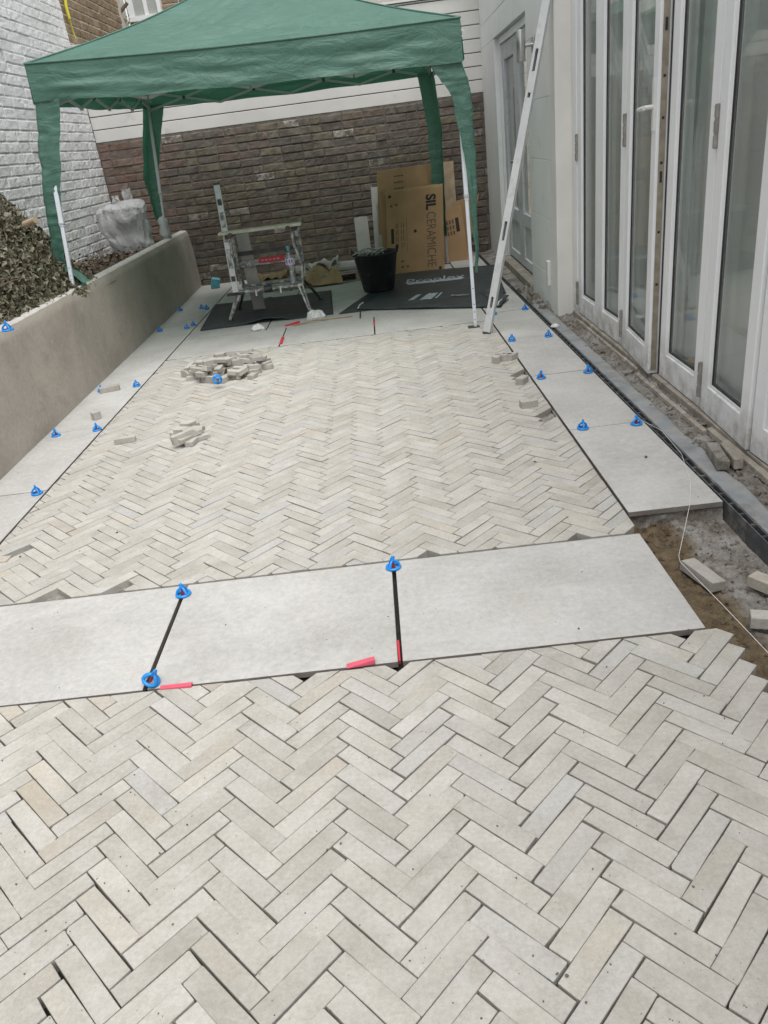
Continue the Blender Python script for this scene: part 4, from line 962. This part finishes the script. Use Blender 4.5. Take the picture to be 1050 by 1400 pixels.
# ---- pallet with paper
pa = empty('pallet', (-.75, 8.6, 0), 'low timber pallet by the brick wall under brown paper', 'pallet')
py0 = 8.36
for x in (-1.25, -.75, -.20): MB().box((x, py0+.30, .045), (.10, .55, .085)).build('block', 'timber', pa, bevel=.003)
for k in range(4): MB().box((-.73, py0+.06+.16*k, .098), (1.16, .11, .018)).build('plank', 'old_timber', pa, bevel=.002)
MB().box((-.73, py0+.05, .008), (1.16, .09, .014)).build('plank', 'old_timber', pa, bevel=.002)
def crumple(px, py, Y, sx, sy, seed, lab, tilt=0., mat='brown_paper', z0=.115, hz_=.10):
    c_ = OY(px, py, Y)
    def f_(u, v):
        x, y = (u-.5)*sx, (v-.5)*sy; h = hz_*abs(nz(x+seed, y, seed, 6.5))+.05*nz(x, y+seed, seed+3, 13)+tilt*x
        h = max(h, -.01); return Vector((c_.x+x+.04*nz(x, y, seed+9, 6), Y+y+.05*nz(x, y, seed+5, 6), max(.108 if Y+y > py0 else .02, z0+h-(max(0, (py0+.02)-(Y+y))*1.2))))
    return tag(MB().grid(26, 20, f_, smooth=False).build('crumpled_paper', mat, solid=.003), lab, 'paper')
crumple(440, 372, 8.46, .42, .36, 1, 'brown crumpled paper drooping over the pallet edge', hz_=.10)
crumple(430, 358, 8.72, .50, .36, 4, 'stiff folded brown paper heaped towards the brick wall', .1, 'grey_board', .13, .13)
crumple(372, 372, 8.60, .36, .30, 7, 'torn brown paper lying on the pallet behind the workbench', 0., hz_=.09)
tag(MB().box((-.35, 8.66, .135), (.36, .40, .03), Euler((.03, .05, .2)).to_matrix()).build('slab_offcut', 'grey_board', bevel=.002), 'pale slab offcut lying flat on the pallet beside the tub', 'board')
# ---- blue sponge by the planter corner
sp_ = G(296, 394); q = MB().box((sp_.x, sp_.y, .055), (.10, .05, .13), Euler((.35, .25, .2)).to_matrix()); tag(q.build('sponge', 'cyan_foam', bevel=.012), 'pale blue sponge lying at the foot of the brick wall', 'sponge')
# ---- long straightedge leaning on the wall
lv = empty('straightedge', (.714, 5.388, 0), 'long aluminium straightedge leaning from the paving to the house wall', 'straightedge')
g0 = G(666, 456); g0.z = .004
g1 = OX(748, 0, 1.245); dd = (g1-g0)*1.10; g1 = g0+dd
fv = (EYE-(g0+g1)/2); dn = dd.normalized(); fv = (fv-dn*fv.dot(dn)).normalized(); fv = (Matrix.Rotation(-.5, 3, dn) @ fv); sv = dn.cross(fv).normalized(); fv = sv.cross(dn)
wv = .027; q = MB()
ar = dict(base=g0, dd=dd, sv=sv, fv=fv)
def t_of(y):
    lo, hi = 0., 1.
    for _ in range(30):
        m_ = (lo+hi)/2
        if PX(g0+dd*m_)[1] > y: lo = m_
        else: hi = m_
    return lo
slots = [(t_of(421), t_of(406)), (t_of(329), t_of(303)), (t_of(134), t_of(127)), (t_of(98), t_of(67))]
lbar(q, 0, 1, -wv, -.010, -.015, .015, **ar); lbar(q, 0, 1, .010, wv, -.015, .015, **ar)
prev = 0
for a, b in slots+[(1., 1.)]:
    lbar(q, prev, a, -.010, .010, -.014, .0142, **ar); prev = b
q.build('body', 'alu', lv)
for a, b in slots: lbar(MB(), a, b, -.010, .010, -.012, -.007, **ar).build('slot_lining', 'dark_metal', lv)
lbar(MB(), -.004, .003, -wv-.001, wv+.001, -.016, .016, **ar).build('end_cap', 'dark_metal', lv)
# ================================================================== SMALL THINGS ON THE PAVING
def clip_mesh():
    base = MB(); n = 20
    base.lathe([(.0165, 0), (.0262, 0), (.0275, .004), (.0255, .008), (.018, .008), (.0165, .005), (.0165, 0)], n)
    rib = MB()
    for k in range(3):
        a = 2*math.pi*k/3+.4; c_, s_ = math.cos(a), math.sin(a)
        rib.tube([(c_*.022, s_*.022, .006), (c_*.018, s_*.018, .018), (c_*.009, s_*.009, .027), (0, 0, .030)], [.0052, .005, .0045, .004], 6)
    hub = MB().lathe([(.0, .024), (.0075, .024), (.0075, .032), (.005, .037), (.0045, .044), (.002, .047), (0, .047)], 10)
    hub.box((0, 0, .038), (.017, .004, .008))
    stem = MB().box((0, 0, .012), (.010, .0025, .034))
    return [('ring', base.mesh('ring'), 'blue_plastic'), ('rib_cage', rib.mesh('rib_cage'), 'blue_plastic'), ('knob', hub.mesh('knob'), 'blue_plastic'), ('strap', stem.mesh('strap'), 'red_plastic')]
CM = clip_mesh()
for nm, me, mt in CM: me.materials.append(M[mt])
def clip_at(px, py, lab, grp, z=.001, s=1., tilt=None):
    p = G(px, py, z); e = empty('levelling_clip', tuple(p), lab, 'clip', grp)
    for nm, me, mt in CM:
        o = bpy.data.objects.new(nm, me); COL.objects.link(o); o.parent = e
    e.rotation_euler = tilt or (0, 0, random.random()*6); e.scale = (s, s, s)
for p in ((251, 813), (538, 776)): clip_at(*p, 'blue levelling clip on the wide slab row where it meets the herringbone', 'clips on the wide slab row')
clip_at(206, 931, 'blue levelling clip lying over beside a red wedge', None, .012, 1, (.5, .25, 1.0))
for p in ((51, 675), (77, 596), (133, 588), (139, 535), (187, 528)): clip_at(*p, 'blue levelling clip on a joint of the slabs beside the planter', 'clips on the planter side slabs', s=1.0)
for p in ((219, 453), (247, 425), (256, 449), (265, 445), (276, 422), (283, 423)): clip_at(*p, 'blue levelling clip on the shaded slabs below the gazebo', 'clips on the shaded slabs', s=1.0)
for p in ((797, 586), (870, 580), (740, 517), (804, 509), (700, 466), (750, 460)): clip_at(*p, 'blue levelling clip on a joint of the slabs beside the drain', 'clips on the drain side slabs', s=1.0)
for p in ((675, 430), (718, 423)): clip_at(*p, 'blue levelling clip on the slab joint behind the straightedge', 'clips behind the straightedge', s=1.0)
clip_at(11, 452, 'blue levelling clip left on top of the planter wall', None, ZP+.002, 1.15)
clip_at(433, 0+590-120, 'blue levelling clip on the shaded slabs below the gazebo', 'clips on the shaded slabs') if False else None
# red wedges
def wedge(a, b, w_, h, lab, mat, z=.0):
    p, r_ = G(*a), G(*b); d = (r_-p).normalized(); n_ = Vector((-d.y, d.x, 0)); L = (r_-p).length
    q = MB(); v = [p-n_*w_/2, p+n_*w_/2, r_+n_*w_/2*.9, r_-n_*w_/2*.9]; v = [x+Vector((0, 0, z)) for x in v]
    v += [v[0]+Vector((0, 0, .003)), v[1]+Vector((0, 0, .003)), v[2]+Vector((0, 0, h)), v[3]+Vector((0, 0, h))]
    q.add(v, [(3, 2, 1, 0), (4, 5, 6, 7), (0, 1, 5, 4), (1, 2, 6, 5), (2, 3, 7, 6), (3, 0, 4, 7)]); o = q.build('plastic_wedge', mat, bevel=.001)
    q = MB()
    for k in range(9): c_ = p.lerp(r_, .15+.09*k); q.bar(c_-n_*w_*.38+Vector((0, 0, z+.003+(h-.003)*(.15+.09*k))), c_+n_*w_*.38+Vector((0, 0, z+.003+(h-.003)*(.15+.09*k))), .003, .0012)
    q.build('ridges', mat, o); return tag(o, lab, 'wedge')
wedge((219, 941), (263, 938), .017, .008, 'pink red plastic wedge lying flat beside a blue clip', 'pink_plastic', .001)
wedge((474, 912), (513, 906), .020, .016, 'pink red plastic wedge tapering along the slab edge', 'pink_plastic', .001)
q = MB().bar(G(546.3, 903)+Vector((0, 0, -.006)), G(544.5, 878)+Vector((0, 0, .002)), .006, .012); tag(q.build('plastic_wedge', 'red_plastic'), 'red plastic wedge set down in the joint between two wide slabs', 'wedge')
q = MB().bar(G(384, 471)+Vector((0, 0, .004)), G(387, 463)+Vector((0, 0, .008)), .022, .012); tag(q.build('plastic_wedge', 'red_plastic'), 'red plastic wedge at the near end of the shaded slab joint', 'wedge')
wedge((389, 446), (410, 442), .03, .02, 'red plastic wedge at the far end of the shaded slab joint', 'red_plastic', .001)
q = MB().bar(G(512, 446)+Vector((0, 0, .0)), G(511, 438)+Vector((0, 0, .003)), .010, .012); tag(q.build('plastic_wedge', 'red_plastic'), 'small red wedge in the slab joint near the printed sheets', 'wedge')
# white scrap of paper / rag on the shaded slabs
for px, py, sc_, lab in ((433, 435, .07, 'crumpled whitish rag beside the workbench foot'), (283+70, 451, .05, 'pale paper scrap lying before the dark mat'), (759, 447, .025, 'white scrap lying on the drain edge')):
    c_ = G(px, py); tag(MB().lathe([(0, .0), (.9*sc_, .0), (sc_, .25*sc_), (.7*sc_, .7*sc_), (.3*sc_, .9*sc_), (0, .85*sc_)], 18, c_+Vector((0, 0, .001)), lambda p, a: Vector((p.x*1.3, p.y, p.z*1.0))*(1+.45*nz(math.cos(a)*1.6, math.sin(a)*1.6, p.z*20+px, 1)), smooth=False).build('rag', 'white_plastic'), lab, 'rag')
# twine / straps lying
q = MB().tube([G(400, 446)+Vector((0, 0, .004)), G(430, 441)+Vector((0, 0, .02)), G(450, 437)+Vector((0, 0, .004)), G(482, 433)+Vector((0, 0, .006))], .006, 5); tag(q.build('paper_strip', 'brown_paper'), 'brown paper strip curling across the shaded slabs', 'paper')
# ---- offcuts of paving brick
def offcut_mesh(L, Wd, H, rnd, mitre=.65):
    poly = worn(L, Wd, rnd, .0012)
    if rnd.random() < mitre:    # mitred end
        a = rnd.choice((-1, 1))*rnd.uniform(.6, 1.2); poly = clip(poly, 1, a, L/2-rnd.uniform(.005, .03))
    if len(poly) < 3: poly = worn(L, Wd, rnd)
    me = MB().prism(poly, -H/2, H/2, .0018, rnd.random()).mesh('offcut'); me.materials.append(M['paver_cut']); return me
class Heap:
    def __init__(s, c, R_): s.c = c; s.n = 120; s.R = R_; s.h = np.zeros((120, 120))
    def drop(s, x, y, L, Wd, H, ang, rnd, lab, grp, tilt=.25, edge=False, mitre=.65):
        me = offcut_mesh(L, Wd, H, rnd, mitre); hh = Wd if edge else H; ww = H if edge else Wd
        tx, ty = rnd.uniform(-tilt, tilt), rnd.uniform(-tilt, tilt)*.6
        cs, sn = math.cos(ang), math.sin(ang); mx = 0; cells = []
        for a in np.linspace(-.5, .5, 9):
            for b in np.linspace(-.5, .5, 4):
                gx, gy = x+cs*a*L-sn*b*ww, y+sn*a*L+cs*b*ww; i, j = int((gx/s.R/2+.5)*s.n), int((gy/s.R/2+.5)*s.n)
                if 0 <= i < s.n and 0 <= j < s.n: cells.append((i, j))
        hs_ = sorted(s.h[c] for c in cells); mx = hs_[int(len(hs_)*.38)] if hs_ else 0
        if mx < .004: tx = ty = 0
        z = mx+hh/2+.12*L*abs(math.sin(tx))
        for i, j in cells:
            for di in (-1, 0, 1):
                for dj in (-1, 0, 1):
                    if 0 <= i+di < s.n and 0 <= j+dj < s.n: s.h[i+di, j+dj] = max(s.h[i+di, j+dj], mx+hh*.9)
        o = bpy.data.objects.new('brick_offcut', me); COL.objects.link(o); o.location = (s.c.x+x, s.c.y+y, z+.001)
        o.rotation_euler = Euler(((math.pi/2 if edge else 0)+ty, tx, ang)); return tag(o, lab, 'offcut', grp)
rnd = random.Random(11)
hc = (G(313, 512)+Vector((0, .02, 0))); H1 = Heap(hc, .6)
for k in range(66):
    r_ = math.sqrt(rnd.random())*(1-.25*(k/74)); a = rnd.random()*6.283
    H1.drop(r_*.335*math.cos(a)+.0, r_*.26*math.sin(a)+.03, rnd.uniform(.07, .16), .046, rnd.uniform(.022, .034), rnd.uniform(-1.2, 1.2)+.3, rnd, 'pale brick offcut in the large heap near the shaded slabs', 'offcuts in the large heap', .3, rnd.random() < .3)
clip_at(297, 519, 'blue levelling clip lying in the large heap of brick offcuts', None, .055, 1.2, (1.2, .2, .4))
hc = G(253, 604)+Vector((0, .05, 0)); H2 = Heap(hc, .3)
for k in range(13):
    r_ = math.sqrt(rnd.random())*(1-.4*(k/13)); a = rnd.random()*6.283
    H2.drop(r_*.08*math.cos(a), r_*.12*math.sin(a), rnd.uniform(.08, .17), .046, rnd.uniform(.022, .03), rnd.gauss(.55, .35), rnd, 'pale brick offcut in the small heap on the herringbone', 'offcuts in the small heap', .2, rnd.random() < .2)
def single(px, py, L, ang, lab, edge=False, Wd=.046, H=.036, grp=None, z=0.):
    p = G(px, py); o = Heap(Vector((p.x, p.y, z)), .2).drop(0, 0, L, Wd, H, ang, rnd, lab, grp, 0, edge, 0.); o.location.z += z; return o
single(172, 605, .115, .18, 'single slim brick offcut lying near the small heap', True, .03, .028)
single(151, 535, .13, .25, 'brick offcut lying beside a clip by the planter')
single(133, 573, .05, .9, 'chunky brick offcut alone on the planter side slab', True)
H3 = Heap(G(690, 494), .3)
for x, y, L, a in ((-.04, .0, .07, .5), (.02, .01, .075, -.6), (.05, .02, .07, .8), (-.015, .04, .06, .2)): H3.drop(x, y, L, .046, .04, a, rnd, 'short brick offcut in the little group by the straightedge', 'offcuts in the little group', .1)
single(714, 524, .075, .9, 'short brick offcut beside a gap in the herringbone edge')
single(723, 556, .09, .1, 'pale short brick offcut alone between two gaps')
pz = -.045
o = single(960, 785, .155, R(-52), 'paving brick lying loose on the sand beside the string', Wd=.05, H=.034); ba, bb = G(932, 764, -.03), G(984, 800, -.03); o.location = (ba+bb)/2+Vector((.008, 0, -.012)); o.rotation_euler = (R(-4), R(2), math.atan2((bb-ba).y, (bb-ba).x))
o = single(1046, 800, .12, R(-58), 'pale brick piece half buried near the drain'); o.location = G(1052, 800, pz+.02)
o = single(1046, 850, .12, R(-20), 'pale brick piece lying near the ragged paving edge'); o.location = G(1056, 848, pz+.015)
o = single(0, 440+330, .05, 0, 'small dark edged offcut in a gap of the herringbone'); o.location = G(6, 769, -.012)
# ---- string line
s_pts = [(935, 610), (946, 640), (942, 690), (940, 706), (927, 758)]
pp = [G(874, 575)+Vector((0, 0, .008)), G(905, 590)+Vector((0, 0, .004)), G(932, 622)+Vector((0, 0, .003)), G(944, 660)+Vector((0, 0, .003)), G(943, 691)+Vector((0, 0, .003)), G(928, 760, -.02), G(930, 768, -.015), G(988, 827, -.01), G(1046, 888, -.005), G(1075, 920, 0)]
tag(MB().tube(pp, .0009, 6).build('string_line', 'string'), 'thin white string line pulled round a loose brick', 'string')
# ---- stones and grit
rnd = random.Random(21)
q = MB()
def pebble(q, p, s_):
    m = Euler((rnd.random()*6, rnd.random()*6, rnd.random()*6)).to_matrix(); v = []
    for a in ((1, 0, 0), (-1, 0, 0), (0, 1, 0), (0, -1, 0), (0, 0, .7), (0, 0, -.7)): v.append(p+m@(Vector(a)*s_*rnd.uniform(.7, 1.2)))
    q.add(v, [(0, 2, 4), (2, 1, 4), (1, 3, 4), (3, 0, 4), (2, 0, 5), (1, 2, 5), (3, 1, 5), (0, 3, 5)])
for k in range(260):
    x, y = rnd.uniform(0, 1050), 560+840*rnd.random()**.8; p = G(x, y)
    if p.x > .79 and p.y < 2.47: continue
    if p.x > 1.14 or p.x < px_l(p.y)+.01: continue
    s_ = rnd.choice((.0011, .0013, .0016, .0021, .003))
    pebble(q, p+Vector((0, 0, s_*.5)), s_)
for k in range(260):   # in the dug strip
    x, y = rnd.uniform(.82, 1.14), rnd.uniform(1.2, 2.44); s_ = rnd.choice((.002, .003, .004, .007)); pebble(q, Vector((x, y, pit_z(x, y)+s_*.4)), s_)
for k in range(300):
    x, y = rnd.uniform(1.20, 1.36), rnd.uniform(2.2, 5.6); s_ = rnd.choice((.002, .003, .004, .006)); pebble(q, Vector((x, y, strip_z(x, y)+s_*.4)), s_)
tag(q.build('grit', 'stone_grit'), kind='stuff')
q = MB()
for k in range(600):
    x, y = 1.25+abs(rnd.gauss(0, .055)), rnd.uniform(2.0, 6.6); s_ = rnd.choice((.003, .004, .005, .006, .008, .012, .02)); pebble(q, Vector((x, y, strip_z(x, y)+s_*.15)), s_)
for k in range(700):
    x, y = rnd.uniform(.81, 1.145), rnd.uniform(1.0, 2.47); s_ = rnd.choice((.003, .004, .005, .006, .009, .013)); s_ *= 1.5 if y > 2.36 else 1; pebble(q, Vector((x, y, pit_z(x, y)+s_*.1)), s_)
tag(q.build('clods', 'earth'), kind='stuff')
for px, py, s_, lab in ((791, 860, .0075, 'small dark pebble near the corner of the wide slab'), (160, 729, .011, 'grey pebble on the herringbone by the planter side'), (28, 762, .010, 'round grey pebble beside a gap in the herringbone'), (731, 632, .010, 'dark pebble on the herringbone near the drain side slabs'), (883, 626, .015, 'flat dark stone lying on the drain side slab'), (948, 1213, .006, 'tiny dark pebble on the near herringbone'), (762, 1332, .006, 'tiny brown pebble next to a dark leaf scrap'), (775, 1335, .008, 'dark leaf scrap on the near herringbone')):
    q = MB(); pebble(q, Vector((0, 0, 0)), s_); o = q.build('pebble', 'stone_grit', sub=1); o.location = G(px, py)+Vector((0, 0, s_*.35)); o.scale = (1.2, 1, .6); tag(o, lab, 'pebble')
# ================================================================== PLANTS, BAG
hp = empty('cut_shrub', (-2.45, 4.8, ZP), 'heap of dry brown green shrub clippings in the planter', 'shrub')
def heap_z(x, y):
    b_ = .07*max(0, min(1, (6.0-y)/.25))
    a = math.exp(-((x+2.62)/.50)**2-((y-4.95)/.90)**2)*.40+math.exp(-((x+2.50)/.40)**2-((y-5.55)/.50)**2)*.30
    e_ = max(0., min(1., (-2.11-x)/.20)); e_ = e_*e_*(3-2*e_)
    return ZP-.02*(1-e_)+e_*(-.085+b_+a*(1+.35*nz(x, y, 2, 3.5))+.05*nz(x, y, 5, 9))
q = MB(); rnd = random.Random(5); cnt = 0
while cnt < 26000:
    x = rnd.uniform(XWL+.02, -2.11-.04*rnd.random()); y = rnd.uniform(3.0, 6.45); hz2 = heap_z(x, y)
    if hz2 < ZP-.085 or (y > 6.0 and x > -2.3): continue
    p = Vector((x, y, hz2-abs(rnd.gauss(0, .03))+.012)); l = rnd.uniform(.025, .05) if rnd.random() < .7 else rnd.uniform(.05, .085); w_ = l*rnd.uniform(.2, .34)
    m = Euler((rnd.gauss(0, .95), rnd.gauss(0, .95), rnd.random()*6.28)).to_matrix(); cv = rnd.uniform(-.012, .02)
    q.add([p+m@Vector(a) for a in ((-l/2, 0, 0), (-l*.1, -w_, cv), (-l*.05, 0, cv*.4), (-l*.1, w_, cv), (l/2, 0, -cv*.5))], [(0, 1, 2), (0, 2, 3), (1, 4, 2), (2, 4, 3)], rnd.random()*.99+.005); cnt += 1
o = q.build('leaves', 'dry_leaf', hp); o['kind'] = 'stuff'
MB().grid(40, 60, lambda u, v: (XWL+.0+(-2.10-XWL)*u, 3.0+3.35*v, heap_z(XWL+(-2.10-XWL)*u, 3+3.35*v)-.06)).build('litter', 'stem', hp)
for k in range(60):
    x, y = rnd.uniform(-2.75, -2.2), rnd.uniform(3.5, 5.9); z = heap_z(x, y)-.05; pts = [Vector((x, y, z))]; d = Vector((rnd.gauss(0, .5), rnd.gauss(0, .6), rnd.uniform(.3, .9))).normalized()
    for j in range(4): pts.append(pts[-1]+d*.05); d = (d+Vector((rnd.gauss(0, .3), rnd.gauss(0, .3), -.15))).normalized()
    MB().tube(pts, [.006, .005, .004, .003, .002], 5).build('stem', 'stem', hp)
tg = OY(49, 301, 5.1); MB().tube([tg+Vector((-.10, .06, -.02)), tg], [.022, .020], 12).build('cut_branch', 'timber', hp)
# few leaves on the planter top and dark litter
q = MB()
for k in range(60):
    p = G(117+rnd.gauss(0, 4), 402+rnd.gauss(0, 2), ZP+.0)+Vector((-.02, rnd.gauss(0, .03), .012+abs(rnd.gauss(0, .012)))); l = .045; w_ = .013
    m = Euler((rnd.gauss(0, .7), rnd.gauss(0, .7), rnd.random()*6.28)).to_matrix(); q.add([p+m@Vector(a) for a in ((-l/2, 0, 0), (0, -w_, .006), (l/2, 0, 0), (0, w_, .006))], [(0, 1, 2, 3)], rnd.random())
tag(q.build('leaf_litter', 'dry_leaf'), kind='stuff')
q = MB()
for k in range(700):
    x, y = rnd.uniform(XWL+.03, -2.2), rnd.uniform(6.3, 8.3); p = Vector((x, y, ZP-.07+abs(rnd.gauss(0, .03)))); l = rnd.uniform(.03, .06); w_ = l*.3
    m = Euler((rnd.gauss(0, .6), rnd.gauss(0, .6), rnd.random()*6.28)).to_matrix(); q.add([p+m@Vector(a) for a in ((-l/2, 0, 0), (0, -w_, .006), (l/2, 0, 0), (0, w_, .006))], [(0, 1, 2, 3)], .15 if rnd.random() < .7 else rnd.random())
tag(q.build('leaf_litter', 'stem'), kind='stuff')
# ---- plastic sack
bc = Vector((-2.53, 8.60, ZP-.11))
def bagf(p, a):
    t = p.z/.55; k = (1+.20*nz(math.cos(a)*1.3, math.sin(a)*1.3, p.z*3.0, 1)+.04*math.sin(p.z*30+2*math.sin(a)))
    return Vector((p.x*k*1.05-.10*t, p.y*k*.85-.02*t, p.z+.06*nz(math.cos(a)*1.5, math.sin(a)*1.5, p.z*5, 1)*min(1, p.z*5)+.03*t*math.cos(a)))
sk_ = empty('plastic_sack', tuple(bc), 'crumpled whitish plastic sack standing in the planter corner', 'sack')
bp = [(0, 0), (.17, .0), (.20, .05), (.215, .12), (.225, .20), (.23, .28), (.235, .34), (.245, .40), (.235, .45), (.19, .475), (.11, .485), (0, .48)]
fp = [(bp[i][0]+(bp[i+1][0]-bp[i][0])*t/5, bp[i][1]+(bp[i+1][1]-bp[i][1])*t/5) for i in range(len(bp)-1) for t in range(5)]+[bp[-1]]
def bagg(p, a):
    r_ = bagf(p, a); c_, s_ = math.cos(a), math.sin(a)
    k = -.055*abs(nz(c_*3.5+p.z*3, s_*3.5, p.z*2.2, 1.3))-.022*abs(nz(c_*7+p.z*9, s_*7, p.z*5, 1.3))
    return r_+Vector((c_, s_, .3))*(k+.018)*min(1, (p.x**2+p.y**2)**.5*8)
MB().lathe(fp, 96, bc, bagg).build('bag', 'bag_plastic', sk_)
for dx, w_, h, sd_ in ((-.10, .10, .16, 1), (.03, .12, .21, 2)):
    MB().grid(10, 12, lambda u, v: bc+Vector((dx-.02+(u-.5)*w_*(1-.2*v)+.02*nz(u*2, v*3, sd_, 1), .03*nz(u*3, v*3, sd_+3, 1)+.05, .43+h*v+.01*nz(u*5, v, sd_, 1)))).build('bag_ear', 'bag_plastic', sk_)
# ---- behind the glass: an unclear yellow blob, and curtains added to brighten the panes
MB_ = MB().lathe([(0, 0), (.03, 0), (.038, .12), (.039, .13), (.036, .13), (.028, .02), (0, .02)], 24, Vector((1.50, OX(941, 615, 1.50).y, .036))); tag(MB_.build('yellow_blob', 'yellow_plastic'), 'unclear yellow thing seen dimly behind the glass', 'blob')  # yellow blob of unclear nature, shaped as a small open pot

def fill_sheer(x, y0, y1, z0, z1, lab):  # pale cloth added behind the panes to make the glass look brighter
    f_ = lambda u, v: (x+.016*math.sin(u*(y1-y0)*42+1.2*nz(u*6, 0, x, 1))+.012*nz(u*20, v*2, 3, 1), y0+(y1-y0)*u, z0+(z1-z0)*v)
    return tag(MB().grid(int((y1-y0)*90), 6, f_).build('fill_curtain', 'fill_curtain'), lab, 'fill_curtain', 'added pale curtains behind the bifold doors')
for a, b in ((4.0, 5.9), (1.0, 3.93)): fill_sheer(1.56, a, b, .04, 2.55, 'pale grey sheet added behind the bifold door glass to brighten it')
